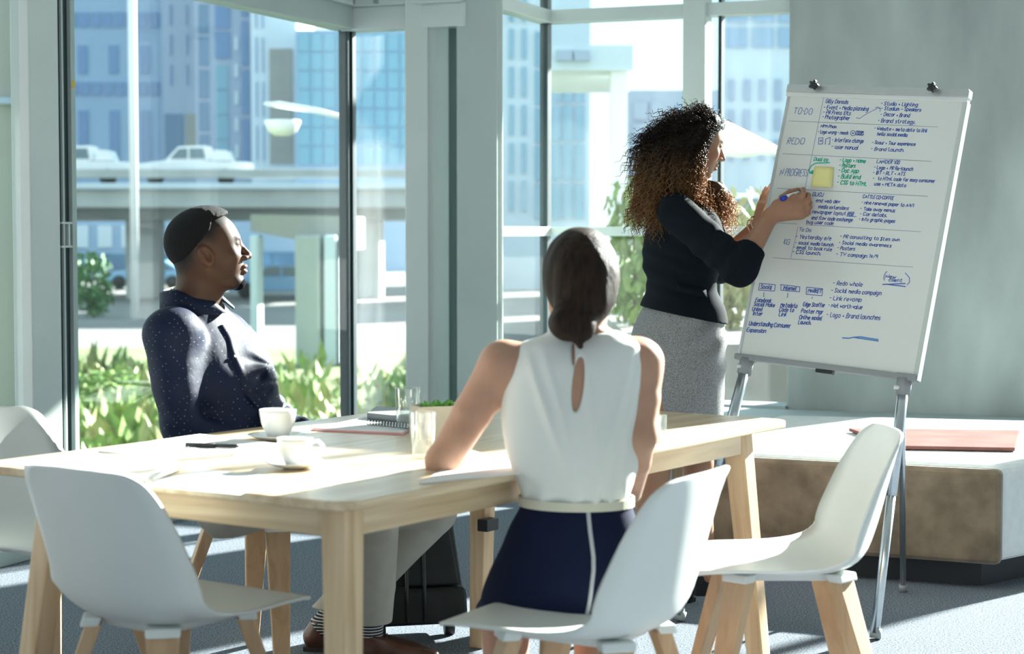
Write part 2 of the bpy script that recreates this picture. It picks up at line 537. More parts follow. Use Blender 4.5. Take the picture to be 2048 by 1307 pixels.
def building(name, label, x0, x1, ytop, Y, depth, m, wins=(), wm=None, zb=None, cat='building', frame_m=None):
    """block whose front stands at distance Y; wins: lists (x0, x1, nx, y0, y1, ny, fill) of window grids in photo terms"""
    a, b, zt = wx(x0, Y), wx(x1, Y), wz(ytop, Y)
    root = empty(name, ((a + b) / 2, Y, GZ), 0, label, cat)
    MB().box((a, Y, GZ if zb is None else zb), (b, Y + depth, zt)).put('wall', m, root, True)
    for (p, q, nx, r, s, ny, fx, fy, w) in wins:
        sw, shh = (wx(q, Y) - wx(p, Y)) / nx, (wz(r, Y) - wz(s, Y)) / ny
        g = MB().box((-sw * fx / 2, -.12, -shh * fy / 2), (sw * fx / 2, .05, shh * fy / 2)).mesh('window')
        g.materials.append(w)
        for i in range(nx):
            for j in range(ny):
                o = put('window', g, None, root)
                o.location = (wx(p, Y) + sw * (i + .5) - (a + b) / 2, 0, wz(s, Y) + shh * (j + .5) - GZ)
    return root


WB, WD, CW = M['win_blue'], M['win_deep'], M['curtain']
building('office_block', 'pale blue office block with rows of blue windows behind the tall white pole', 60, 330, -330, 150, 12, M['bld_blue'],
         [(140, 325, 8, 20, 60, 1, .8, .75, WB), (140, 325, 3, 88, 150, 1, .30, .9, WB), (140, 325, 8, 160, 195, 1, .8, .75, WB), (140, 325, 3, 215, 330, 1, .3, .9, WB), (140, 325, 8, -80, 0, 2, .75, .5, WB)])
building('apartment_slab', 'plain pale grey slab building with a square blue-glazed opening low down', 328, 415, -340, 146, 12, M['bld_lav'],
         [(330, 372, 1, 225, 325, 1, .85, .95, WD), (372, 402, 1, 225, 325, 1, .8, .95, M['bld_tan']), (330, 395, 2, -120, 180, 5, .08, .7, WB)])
building('tower', 'narrow tower with a blue glass stair strip up its middle', 395, 505, -350, 140, 12, M['bld_lav'],
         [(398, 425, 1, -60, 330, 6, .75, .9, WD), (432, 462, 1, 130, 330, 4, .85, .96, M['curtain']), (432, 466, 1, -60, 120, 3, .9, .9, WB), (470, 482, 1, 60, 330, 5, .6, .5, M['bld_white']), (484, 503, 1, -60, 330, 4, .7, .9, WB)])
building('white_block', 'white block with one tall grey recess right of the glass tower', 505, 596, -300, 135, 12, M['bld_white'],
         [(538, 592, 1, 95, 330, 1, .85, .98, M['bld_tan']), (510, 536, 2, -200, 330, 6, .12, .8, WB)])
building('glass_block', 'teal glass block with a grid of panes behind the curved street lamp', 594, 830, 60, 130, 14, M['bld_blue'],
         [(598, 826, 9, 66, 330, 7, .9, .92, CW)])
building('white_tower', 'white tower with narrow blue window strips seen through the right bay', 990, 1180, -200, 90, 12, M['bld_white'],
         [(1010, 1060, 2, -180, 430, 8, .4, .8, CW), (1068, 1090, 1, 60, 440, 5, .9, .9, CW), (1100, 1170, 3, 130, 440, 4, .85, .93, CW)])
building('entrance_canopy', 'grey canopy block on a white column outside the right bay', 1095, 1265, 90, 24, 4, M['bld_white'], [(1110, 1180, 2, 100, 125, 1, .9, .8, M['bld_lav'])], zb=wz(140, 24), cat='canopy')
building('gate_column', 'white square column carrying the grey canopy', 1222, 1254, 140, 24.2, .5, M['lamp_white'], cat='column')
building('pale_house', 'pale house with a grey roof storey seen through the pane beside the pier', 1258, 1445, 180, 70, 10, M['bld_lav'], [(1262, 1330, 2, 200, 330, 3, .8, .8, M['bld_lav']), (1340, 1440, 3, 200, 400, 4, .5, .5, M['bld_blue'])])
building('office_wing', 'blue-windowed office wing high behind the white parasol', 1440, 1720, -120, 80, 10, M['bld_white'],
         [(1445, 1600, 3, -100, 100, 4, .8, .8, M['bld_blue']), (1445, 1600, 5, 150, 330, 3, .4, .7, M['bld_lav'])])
building('service_block', 'dark glazed ground floor block under the road bridge', 60, 600, 432, 110, 6, M['bld_blue'],
         [(140, 330, 4, 445, 500, 1, .6, .8, M['bld_white']), (140, 345, 3, 505, 540, 1, .95, .9, WD), (500, 590, 2, 500, 570, 1, .95, .9, WD), (140, 345, 6, 560, 610, 1, .3, .9, WB)])
building('notice_board', 'small white board standing under the bridge', 268, 310, 508, 100, .3, M['bld_white'], cat='sign', zb=wz(545, 100))
building('yellow_box', 'small yellow box just behind the seated man\'s head', 330, 346, 520, 98, 1, M['yellow'], cat='box')

# road bridge with its parapet, beam and piers
YB = 75
br = empty('road_bridge', (-16, YB, GZ), 0, 'long concrete road bridge carrying two white pickups past the left window', 'bridge')
zp, zd, zu = wz(338, YB), wz(372, YB), wz(415, YB)
xa, xb = -34, wx(822, YB)
MB().box((xa, YB, zu), (xb, YB + 9, zd)).put('deck', M['deck'], br, True, .05)
MB().box((xa, YB - .15, wz(356, YB)), (xb, YB + .15, zp)).put('parapet', M['deck'], br, True, .04)
MB().box((xa, YB - .3, wz(378, YB)), (xb, YB + .0, wz(366, YB))).put('kerb', M['bld_white'], br, True, .04)
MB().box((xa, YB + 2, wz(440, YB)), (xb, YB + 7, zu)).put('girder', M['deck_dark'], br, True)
for px in (30, 250, 720):
    MB().box((wx(px, YB) - .6, YB + 3, GZ), (wx(px, YB) + .6, YB + 5.5, wz(440, YB))).put('pier', M['deck'], br, True, .08)
Y2 = 40
rp = empty('ramp', (wx(620, Y2), Y2, GZ), 0, 'concrete ramp on square piers right of the seated man', 'ramp')
g = MB()
g.hexa([A3(wx(500, Y2), Y2 + .1, wz(462, Y2)), A3(wx(700, Y2), Y2 + .1, wz(500, Y2)), A3(wx(700, Y2), Y2 + 4, wz(500, Y2)), A3(wx(500, Y2), Y2 + 4, wz(462, Y2))],
       [A3(wx(500, Y2), Y2 + .1, wz(428, Y2)), A3(wx(700, Y2), Y2 + .1, wz(432, Y2)), A3(wx(700, Y2), Y2 + 4, wz(432, Y2)), A3(wx(500, Y2), Y2 + 4, wz(428, Y2))])
g.put('ramp_deck', M['bld_tan'], rp, True)
for p, q, m in ((590, 640, 'deck'), (648, 672, 'bld_white'), (500, 514, 'bld_white'), (686, 702, 'deck')):
    MB().box((wx(p, Y2 - .4), Y2 - .4, GZ), (wx(q, Y2 - .4), Y2 + .6, wz(470, Y2))).put('pier', M[m], rp, True, .04)
pl = empty('pillar', (wx(35, 22), 22, GZ), 0, 'broad pale concrete pillar at the far left outside', 'pillar')
MB().box((wx(30, 22), 22, GZ), (wx(66, 22), 22.8, 6)).put('shaft', M['bld_white'], pl, True, .03)
MB().box((wx(-25, 22), 22.3, GZ), (wx(29, 22), 23, 6)).put('side_panel', M['bld_tan'], pl, True, .03)
MB().box((wx(-10, 22), 22.2, wz(205, 22)), (wx(29, 22), 22.4, wz(192, 22))).put('band', M['bld_lav'], pl, True)


def vehicle(name, label, px, Y, z, L, m, pickup=True, flip=1):
    root = empty(name, (wx(px, Y), Y, z), 0, label, 'pickup' if pickup else 'car', 'white pickups on the road bridge' if pickup else None)
    x = lambda t: flip * t * L
    def prism(prof, y0, y1):
        g = MB()
        n = len(prof)
        V = [(x(a), y0, b) for a, b in prof] + [(x(a), y1, b) for a, b in prof]
        F = [tuple(range(n)), tuple(range(2 * n - 1, n - 1, -1))] + [(i, i + n, (i + 1) % n + n, (i + 1) % n) for i in range(n)]
        return g.add(V, F)
    if pickup:
        prism([(-.5, .35), (.5, .35), (.5, .95), (.12, .98), (.10, 1.0), (-.22, 1.02), (-.47, .88), (-.5, .7)], -.85, .85).put('body', m, root, False, .05)
        prism([(-.24, 1.0), (-.12, 1.58), (.13, 1.62), (.155, 1.0)], -.74, .74).put('cab', m, root, False, .05)
        prism([(.16, 1.0), (.2, 1.45), (.30, 1.42), (.34, 1.0)], -.72, .72).put('canopy', m, root, False, .04)
        gl = [[(-.19, 1.08), (-.115, 1.48), (-.04, 1.5), (-.04, 1.08)], [(-.02, 1.08), (-.02, 1.5), (.10, 1.5), (.12, 1.08)]]
    else:
        prism([(-.5, .3), (.5, .3), (.5, .8), (.36, .92), (-.26, .92), (-.48, .72)], -.85, .85).put('body', m, root, False, .06)
        prism([(-.27, .9), (-.12, 1.38), (.2, 1.4), (.40, .9)], -.72, .72).put('cabin', m, root, False, .06)
        gl = [[(-.21, .95), (-.11, 1.3), (.02, 1.32), (.02, .95)], [(.05, .95), (.05, 1.32), (.18, 1.3), (.31, .95)]]
    for q in gl:
        prism(q, -.765, -.70).put('side_window', M['car_glass'], root)
    for t in (-.32, .30):
        g = MB()
        g.tube([A3(x(t), -.9, .34), A3(x(t), -.66, .34)], .34, 16)
        g.put('wheel', M['tyre'], root)
    return root


zr = wz(352, YB)
vehicle('pickup_truck', 'white pickup truck with a canopied bed in the middle of the road bridge', 392, YB + 1.8, zr - .35, 4.6, M['car_white'])
vehicle('pickup_truck', 'white pickup truck half hidden by the window post on the road bridge', 165, YB + 1.8, zr - .35, 4.2, M['car_white'])
vehicle('parked_car', 'pale blue car parked under the bridge behind the seated man', 300, 92, GZ, 4.2, M['car_blue'], False)
vehicle('parked_car', 'pale blue car parked between the ramp piers', 560, 80, GZ, 4.2, M['car_blue'], False)
vehicle('parked_car', 'pale car parked outside behind the presenter\'s face', 1500, 30, .45, 4.0, M['car_white'], False)

lp = empty('lamp_post', (wx(270, 60), 60, GZ), 0, 'tall plain white lamp post in front of the blue office block', 'lamp post')
MB().tube([A3(wx(270, 60), 60, GZ), A3(wx(269, 60), 60, 14)], .13, 12).put('pole', M['lamp_white'], lp, True)
lp = empty('street_lamp', (wx(697, 26), 26, GZ), 0, 'curved street lamp with a shallow white bowl right of the pickups', 'street lamp')
MB().tube([A3(wx(699, 26), 26, GZ), A3(wx(696, 26), 26, wz(330, 26)), A3(wx(688, 26), 26, wz(234, 26))], .04, 10).put('pole', M['lamp_white'], lp, True)
MB().tube([A3(wx(690, 26), 26, wz(236, 26)), A3(wx(640, 26), 26, wz(222, 26)), A3(wx(560, 26), 26, wz(209, 26)), A3(wx(530, 26), 26, wz(207, 26))], [.035, .04, .05, .02], 10).put('arm', M['lamp_white'], lp, True)
MB().lathe([(0, -.20), (.12, -.19), (.2, -.13), (.255, 0), (.24, .02), (0, .03)], 20, (wx(567, 26), 26, wz(243, 26))).put('bowl', M['lamp_white'], lp, True)

pz_ = empty('parasol', (wx(1440, 17), 17, GZ), 0, 'large white parasol outside the pane behind the presenter', 'parasol')
g = MB()
apex = A3(wx(1438, 17), 17, wz(236, 17))
rim = [A3(apex[0] + .58 * math.cos(k * PI / 4 + .3), 17 + .58 * math.sin(k * PI / 4 + .3), wz(300, 17)) for k in range(8)]
for k in range(8):
    p, q = rim[k], rim[(k + 1) % 8]
    m_ = (p + q) / 2 - A3(0, 0, -.02)
    lo_ = A3(0, 0, -.05)
    g.add([apex, p, m_, q, p + lo_, m_ + lo_, q + lo_], [(0, 1, 2), (0, 2, 3), (1, 4, 5, 2), (2, 5, 6, 3)])
g.put('canopy', M['canvas'], pz_, True)
MB().tube([A3(apex[0], 17, GZ), apex], .03, 10).put('pole', M['lamp_white'], pz_, True)
# low wall and raised terrace outside the right bay
tag(MB().box((.9, 13.5, GZ), (9, 60, .45)).put('floor_terrace', M['paving']), kind='structure')


# shrubs: clouds of leaves
def leafcloud(seed, n, leaf):
    g = np.random.default_rng(seed)
    d = g.normal(size=(n, 3))
    d /= np.linalg.norm(d, axis=1)[:, None]
    lump = 1 + .25 * np.sin(d[:, 0] * 5 + seed) * np.sin(d[:, 2] * 6)
    P = d * (g.uniform(.25, 1, n) ** .5 * lump)[:, None] * np.array((.5, .5, .5)) + np.array((0, 0, .5))
    a = g.normal(size=(n, 3)); a /= np.linalg.norm(a, axis=1)[:, None]
    b = np.cross(a, g.normal(size=(n, 3))); b /= np.linalg.norm(b, axis=1)[:, None]
    s = leaf * g.uniform(.6, 1.3, (n, 1))
    V = np.stack([P - a * s, P + b * s * .5, P + a * s, P - b * s * .5], 1).reshape(-1, 3)
    return mesh_np('foliage', V, np.arange(4 * n).reshape(-1, 4))


CL = [leafcloud(1, 420, .09), leafcloud(2, 420, .09), leafcloud(3, 420, .09)]
STEM = MB().tube([A3(0, 0, 0), A3(.02, 0, .3), A3(0, .02, .6)], [.03, .025, .012], 6).mesh('stem')
STEM.materials.append(M['bench_brown'])


def bush(px, base_py, w, h, Y, k, m, label, group, gz=None):
    z = GZ if gz is None else gz
    o = empty('bush', (wx(px, Y), Y, z), random.uniform(0, 6), label, 'bush', group)
    me = CL[k].copy()
    fo = put('foliage', me, M[m], o)
    fo.scale = (w, w, h)
    st = put('stem', STEM, None, o)
    st.scale = (w, w, h)
    return o


rb = random.Random(4)
ri = [(25, 27, 'a', 1.1, .8, 'bright green bush outside at the left edge of the picture'), (196, 29, 'a', 1.3, .7, 'bright green bush outside just right of the window post')]
for i, (px, Y, k, w, h, lb) in enumerate(ri):
    bush(px, 0, w, h, Y, i % 3, 'bush_' + k, lb, None)
bush(185, 0, 1.5, 2.2, 62, 1, 'bush_c', 'dark green bush under the road bridge beside the window post', None)
hd = [(1268, 16, .62, 1.3, 'a', 'bright green bush outside between the bun and the presenter\'s back'), (1322, 19, .7, 1.2, 'c', 'dark green bush outside hidden behind the presenter\'s waist'),
      (1462, 15.6, .62, 1.15, 'b', 'yellow-green bush outside between the presenter and the board'), (1512, 18, .7, 1.1, 'a', 'bright green bush outside behind the left leg of the easel'),
      (1572, 16, .55, .55, 'c', 'dark green bush outside beside the foot of the concrete pier')]
for i, (px, Y, w, h, k, lb) in enumerate(hd):
    bush(px, 0, w, h, Y, (i + 1) % 3, 'bush_' + k, lb, None, .45)


# knee-high weeds all over the rough grass: nobody could count them
g = np.random.default_rng(12)
n = 9000
P = np.stack([g.uniform(-1, 1, n), g.uniform(0, 1, n), np.zeros(n)], 1)
P[:, 1] = 14 + 28 * P[:, 1] ** 1.3
P[:, 0] = P[:, 1] * (-.17 + .13 * P[:, 0])
P[:, 2] = GZ
pxs = 1024 + FPX * P[:, 0] / P[:, 1]
ok = (P[:, 1] < 37) & ~((pxs < 95) & (P[:, 1] > 20.8)) & ~((np.abs(pxs - 697) < 75) & (np.abs(P[:, 1] - 26) < .8)) & ((pxs < 470) | (g.uniform(0, 1, n) < .3))
for bx, by, rr in ((25, 27, 1.2), (196, 29, 1.4)):
    ok &= np.hypot(P[:, 0] - wx(bx, by), P[:, 1] - by) > rr
P = P[ok]
n = len(P)
a = g.normal(size=(n, 3)) * (.5, .5, .2); a /= np.linalg.norm(a, axis=1)[:, None]
hgt = g.uniform(.12, .6, (n, 1)) * (.7 + .6 * np.sin(P[:, :1] * 1.3) * np.sin(P[:, 1:2] * .9))
wd = .05 + .10 * g.uniform(0, 1, (n, 1))
tip = P + np.array((0, 0, 1.0)) * hgt + g.normal(size=(n, 3)) * (.15, .15, .03)
V = np.stack([P - a * wd * .4, (P + tip) / 2 - a * wd, tip, (P + tip) / 2 + a * wd], 1).reshape(-1, 3)
wm = mesh_np('weeds', V, np.arange(4 * n).reshape(-1, 4))
wo = put('weeds', wm, [M['bush_a'], M['bush_b']])
wm.polygons.foreach_set('material_index', (g.uniform(0, 1, n) < .42).astype(np.int32))
tag(wo, 'knee-high green and straw-coloured weeds covering the rough grass outside', 'weeds', kind='stuff')


# ---------------------------------------------------------------- smooth solids for bodies and clothes (distance field -> surface net)
class Field:
    def __init__(self, lo, hi, h):
        self.lo = np.array(lo, float)
        self.h = h
        self.n = np.maximum(4, np.ceil((np.array(hi, float) - self.lo) / h).astype(int) + 1)
        self.d = np.full(self.n, 5.0, np.float32)

    def sub(self, lo, hi):
        i0 = np.clip(np.floor((np.asarray(lo) - self.lo) / self.h).astype(int), 0, self.n)
        i1 = np.clip(np.ceil((np.asarray(hi) - self.lo) / self.h).astype(int) + 1, 0, self.n)
        if np.any(i1 <= i0):
            return None, None
        ax = [(self.lo[k] + self.h * np.arange(i0[k], i1[k])).astype(np.float32) for k in range(3)]
        return tuple(slice(a, b) for a, b in zip(i0, i1)), np.meshgrid(*ax, indexing='ij', sparse=True)

    def op(self, prim, k=.01, mode='u'):
        fn, lo, hi = prim
        pad = k * 1.5 + .02
        s, P = self.sub(lo - pad, hi + pad)
        if s is None:
            return self
        b = fn(*P)
        a = self.d[s]
        k = max(k, 1e-5)
        if mode == 'u':
            w = np.clip(.5 + .5 * (a - b) / k, 0, 1)
            self.d[s] = a + (b - a) * w - k * w * (1 - w)
        else:                                   # subtract
            b = -b
            w = np.clip(.5 - .5 * (a - b) / k, 0, 1)
            self.d[s] = a + (b - a) * w + k * w * (1 - w)
        return self

    def u(self, prim, k=.01):
        return self.op(prim, k)

    def cut(self, prim, k=.004):
        return self.op(prim, k, 's')

    def keep(self, fn):
        """keep only where fn(x, y, z) < 0"""
        _, P = self.sub(self.lo, self.lo + self.h * self.n)
        self.d = np.maximum(self.d, fn(*P).astype(np.float32))
        return self

    def shift(self, fn):
        _, P = self.sub(self.lo, self.lo + self.h * self.n)
        m = np.abs(self.d) < .05
        v = fn(*P)
        self.d = self.d + np.where(m, v, 0).astype(np.float32)
        return self

    def surface(self, name, smooth=0):
        d = self.d
        s = d < 0
        cnt = np.zeros(tuple(self.n - 1), np.int8)
        off = [(i, j, k) for i in (0, 1) for j in (0, 1) for k in (0, 1)]
        nx, ny, nz = self.n - 1
        for i, j, k in off:
            cnt += s[i:i + nx, j:j + ny, k:k + nz]
        cells = np.argwhere((cnt > 0) & (cnt < 8))
        idx = -np.ones(tuple(self.n - 1), np.int32)
        idx[tuple(cells.T)] = np.arange(len(cells))
        acc = np.zeros((len(cells), 3))
        num = np.zeros(len(cells))
        cv = {o: d[cells[:, 0] + o[0], cells[:, 1] + o[1], cells[:, 2] + o[2]] for o in off}
        for o in off:
            for ax in range(3):
                if o[ax]: continue
                q = list(o); q[ax] = 1
                a, b = cv[o], cv[tuple(q)]
                m = (a < 0) != (b < 0)
                t = np.where(m, a / np.where(m, a - b, 1), 0)
                p = np.array(o, float)[None, :].repeat(len(cells), 0)
                p[:, ax] = t
                acc += np.where(m[:, None], p, 0)
                num += m
        V = self.lo + self.h * (cells + acc / num[:, None])
        quads = []
        for ax in range(3):
            u, v = (ax + 1) % 3, (ax + 2) % 3
            sl = [slice(1, -1)] * 3
            sl[ax] = slice(0, -1)
            sh = [slice(1, -1)] * 3
            sh[ax] = slice(1, None)
            a, b = s[tuple(sl)], s[tuple(sh)]
            e = np.argwhere(a != b)
            fl = a[tuple(e.T)]
            e = e + np.array([0 if i == ax else 1 for i in range(3)])
            du = np.eye(3, dtype=int)[u]
            dv = np.eye(3, dtype=int)[v]
            q = np.stack([idx[tuple((e - du - dv).T)], idx[tuple((e - dv).T)], idx[tuple(e.T)], idx[tuple((e - du).T)]], 1)
            q[~fl] = q[~fl][:, ::-1]
            quads.append(q)
        F = np.concatenate(quads)
        F = F[(F >= 0).all(1)]
        for _ in range(smooth):
            E = np.concatenate([F[:, [0, 1]], F[:, [1, 2]], F[:, [2, 3]], F[:, [3, 0]]])
            S = np.stack([np.bincount(E[:, 0], V[E[:, 1], k], len(V)) + np.bincount(E[:, 1], V[E[:, 0], k], len(V)) for k in range(3)], 1)
            n = np.bincount(E[:, 0], minlength=len(V)) + np.bincount(E[:, 1], minlength=len(V))
            V = V * .5 + .5 * S / np.maximum(n, 1)[:, None]
        self.V = V
        return mesh_np(name, V, F)


def cone(a, b, ra, rb, flat=None):
    """tapered round limb from a to b; flat=(axis, f) squeezes it along an axis to f of its width"""
    a, b = np.asarray(a, float), np.asarray(b, float)
    ba = b - a
    L2 = max(float(ba @ ba), 1e-9)
    r = max(ra, rb)

    def fn(x, y, z):
        px, py, pz = x - a[0], y - a[1], z - a[2]
        t = np.clip((px * ba[0] + py * ba[1] + pz * ba[2]) / L2, 0, 1)
        qx, qy, qz = px - t * ba[0], py - t * ba[1], pz - t * ba[2]
        q = qx * qx + qy * qy + qz * qz
        if flat is not None:
            n, f = flat
            qn = qx * n[0] + qy * n[1] + qz * n[2]
            q = q + qn * qn * (1 / f ** 2 - 1)
        return np.sqrt(q) - (ra + (rb - ra) * t)
    return fn, np.minimum(a, b) - r, np.maximum(a, b) + r


def ell(c, r, R=None):
    c, r = np.asarray(c, float), np.asarray(r, float)
    R = np.eye(3) if R is None else np.asarray(R, float)      # rows: local axes in world space
    ext = np.sqrt(((R * r[:, None]) ** 2).sum(0))

    def fn(x, y, z):
        px, py, pz = x - c[0], y - c[1], z - c[2]
        k0 = k1 = 0
        for i in range(3):
            q = (px * R[i, 0] + py * R[i, 1] + pz * R[i, 2]) / r[i]
            k0 = k0 + q * q
            k1 = k1 + (q / r[i]) ** 2
        k0, k1 = np.sqrt(k0), np.sqrt(k1)
        return k0 * (k0 - 1) / np.maximum(k1, 1e-6)
    return fn, c - ext, c + ext


def smoothcol(ts, vs, tt):
    """smooth (monotone-ish cubic) interpolation"""
    ts, vs = np.asarray(ts, float), np.asarray(vs, float)
    m = np.gradient(vs, ts)
    i = np.clip(np.searchsorted(ts, tt) - 1, 0, len(ts) - 2)
    h = ts[i + 1] - ts[i]
    u = (tt - ts[i]) / h
    return ((2 * u ** 3 - 3 * u ** 2 + 1) * vs[i] + (u ** 3 - 2 * u ** 2 + u) * h * m[i] + (-2 * u ** 3 + 3 * u ** 2) * vs[i + 1] + (u ** 3 - u ** 2) * h * m[i + 1])


def loft(o, ef, er, ez, rings, grow=0.0, n=2.3, t0=None, t1=None):
    """trunk: rings (t along ez, shift forward, shift right, half depth, half width)"""
    rings = np.array(sorted(rings), float)
    tt = np.linspace(rings[0, 0], rings[-1, 0], 80)
    cols = [smoothcol(rings[:, 0], rings[:, k], tt) for k in range(1, 5)]
    o, ef, er, ez = map(np.asarray, (o, ef, er, ez))
    ta, tb = tt[0] if t0 is None else t0, tt[-1] if t1 is None else t1
    mx = rings[:, 3:5].max() + np.abs(rings[:, 1:3]).max() + grow
    e0, e1 = o + ez * ta, o + ez * tb

    def fn(x, y, z):
        px, py, pz = x - o[0], y - o[1], z - o[2]
        t = px * ez[0] + py * ez[1] + pz * ez[2]
        f = px * ef[0] + py * ef[1] + pz * ef[2]
        r = px * er[0] + py * er[1] + pz * er[2]
        cf, cr, b, a = [np.interp(t, tt, c).astype(np.float32) for c in cols]
        b, a = b + grow, a + grow
        q = (np.abs((f - cf) / b) ** n + np.abs((r - cr) / a) ** n) ** (1 / n)
        d = (q - 1) * np.minimum(a, b)
        return np.maximum(d, np.maximum(ta - t, t - tb))
    return fn, np.minimum(e0, e1) - mx, np.maximum(e0, e1) + mx


def chain(F, pts, rad, k=.012, flat=None):
    segs = [cone(pts[i], pts[i + 1], rad[i], rad[i + 1], flat) for i in range(len(pts) - 1)]

    def fn(x, y, z):
        d = segs[0][0](x, y, z)
        for q in segs[1:]:
            b = q[0](x, y, z)
            w = np.clip(.5 + .5 * (d - b) / .006, 0, 1)
            d = d + (b - d) * w - .006 * w * (1 - w)
        return d
    F.u((fn, np.min([q[1] for q in segs], axis=0), np.max([q[2] for q in segs], axis=0)), k)


def waves(seed, freq, n=6, dirs=None):
    """cheap smooth noise: a sum of sines in random directions"""
    g = np.random.default_rng(seed)
    K = g.normal(size=(n, 3))
    K = K / np.linalg.norm(K, axis=1)[:, None] * freq * g.uniform(.6, 1.5, (n, 1))
    if dirs is not None:
        K = K * np.asarray(dirs)
    ph = g.uniform(0, 6.28, n)
    return lambda x, y, z: sum(np.sin(x * K[i, 0] + y * K[i, 1] + z * K[i, 2] + ph[i]) for i in range(n)) / n


def frame(yaw, pitch=0.0, roll=0.0):
    """rows forward, left, up; yaw in degrees from +X towards +Y, pitch up, roll to the left"""
    R = Matrix.Rotation(math.radians(yaw), 3, 'Z') @ Matrix.Rotation(math.radians(-pitch), 3, 'Y') @ Matrix.Rotation(math.radians(roll), 3, 'X')
    return np.array(R).T


def head(F, o, R, s, neck, nr=(.056, .06), male=False, ears=True):
    L = lambda x, y, z: o + s * (x * R[0] + y * R[1] + z * R[2])
    E = lambda c, r, k: F.u(ell(L(*c), np.array(r) * s, R), k * s)
    Q = lambda a, b, ra, rb, k: F.u(cone(L(*a), L(*b), ra * s, rb * s), k * s)
    E((-.012, 0, .03), (.100, .077, .088), .01)
    E((.028, 0, -.005), (.062, .064, .085), .03)
    E((.030, 0, -.058), (.056, .05, .05), .03)
    E((.064 if not male else .068, 0, -.097), (.021, .026 if not male else .03, .018), .02)
    for y in (-1, 1):
        Q((-.008, y * .054, -.05), (.05, y * .024, -.097), .017, .015, .025)
        E((.058, y * .043, -.022), (.024, .021, .021), .02)
    Q((.080, -.026, .024), (.080, .026, .024), .0115 if male else .009, .0115 if male else .009, .014)
    for y in (-1, 1):
        F.cut(ell(L(.1, y * .031, .005), np.array((.019, .017, .011)) * s, R), .01 * s)
    w = 1.35 if male else 1.0
    Q((.087, 0, .014), (.109, 0, -.024), .0068, .0098, .01)
    E((.1105, 0, -.029), (.0105, .0125 * w, .010), .006)
    for y in (-1, 1):
        E((.097, y * .0135 * w, -.033), (.0125, .0085 * w, .0085), .006)
    lp = 1.25 if male else 1.0
    E((.0905, 0, -.0565), (.0115 * lp, .022, .0066 * lp), .005)
    E((.0885, 0, -.0705), (.0115 * lp, .019, .0074 * lp), .005)
    F.cut(ell(L(.104, 0, -.0635), np.array((.012, .02, .0012)) * s, R), .002 * s)
    for y in (-1, 1):
        E((.0755, y * .031, .0045), (.0125, .0145, .0115), .003)
        E((.0770, y * .031, .0105), (.0135, .0155, .0075), .003)
        if ears:
            c = L(-.010, y * .086, -.012)
            tilt = np.array([R[0] * .95 + R[2] * .30, R[1], R[2] * .95 - R[0] * .30])
            tilt = tilt / np.linalg.norm(tilt, axis=1)[:, None]
            F.u(ell(c, np.array((.021, .011, .0325)) * s, tilt), .004 * s)
            F.cut(ell(L(-.0035, y * .099, -.012), np.array((.0125, .0135, .0195)) * s, tilt), .0015 * s)
            F.cut(ell(L(-.011, y * .099, .002), np.array((.0105, .011, .0135)) * s, tilt), .0015 * s)
            F.u(ell(L(.0055, y * .085, -.016), np.array((.005, .006, .007)) * s, R), .003 * s)
    F.u(cone(L(-.028, 0, -.045), neck, nr[0] * s, nr[1] * s), .035)
    return L


def hand(F, wrist, f, n, th, L=.175, curl=(.25, .35, .3), thumb=None, k=.006, spread=.10, fat=1.0):
    """palm and five fingers: f towards the fingertips, n the way the palm faces, th (+1/-1) picks the thumb side"""
    f = unit(f)
    n = unit(np.asarray(n) - f * np.dot(n, f))
    s = np.cross(f, n) * th
    pl = .50 * L
    offs = (.027, .009, -.009, -.026)
    lens = (.40, .45, .41, .32)
    for i in range(4):
        sp = spread * (1.2, .35, -.4, -1.2)[i]
        kn = wrist + f * pl * (1.0, 1.03, .99, .93)[i] + s * offs[i] * L / .18 - n * .002
        F.u(cone(wrist + f * .012 + s * offs[i] * .62, kn, .0135 * fat, .0105 * fat), .010)
        d = unit(f + s * sp)
        p = kn
        ang = 0.0
        for j in range(3):
            ang += curl[j] * (1.0 + .12 * i)
            q = p + (d * math.cos(ang) + n * math.sin(ang)) * lens[i] * L * (.46, .30, .24)[j]
            r = (.0093, .0083, .0074, .0063)
            F.u(cone(p, q, r[j] * fat, r[j + 1] * fat), k)
            p = q
    tb = wrist + f * .02 + s * .022 + n * .004
    td = thumb or ((.75, .55, .30), (.35, .9, .30), (.15, 1.0, .25))
    p = tb
    for j, (cs, cf, cn) in enumerate(td):
        q = p + unit(s * cs + f * cf + n * cn) * L * (.24, .20, .15)[j]
        F.u(cone(p, q, (.0135, .0105, .0088)[j] * fat, (.0105, .0088, .0072)[j] * fat), k)
        p = q


def paint(me, V, fn):
    at = me.color_attributes.new('tint', 'FLOAT_COLOR', 'POINT')
    c = np.ones((len(V), 4), np.float32)
    c[:, :3] = fn(V)
    at.data.foreach_set('color', c.ravel())


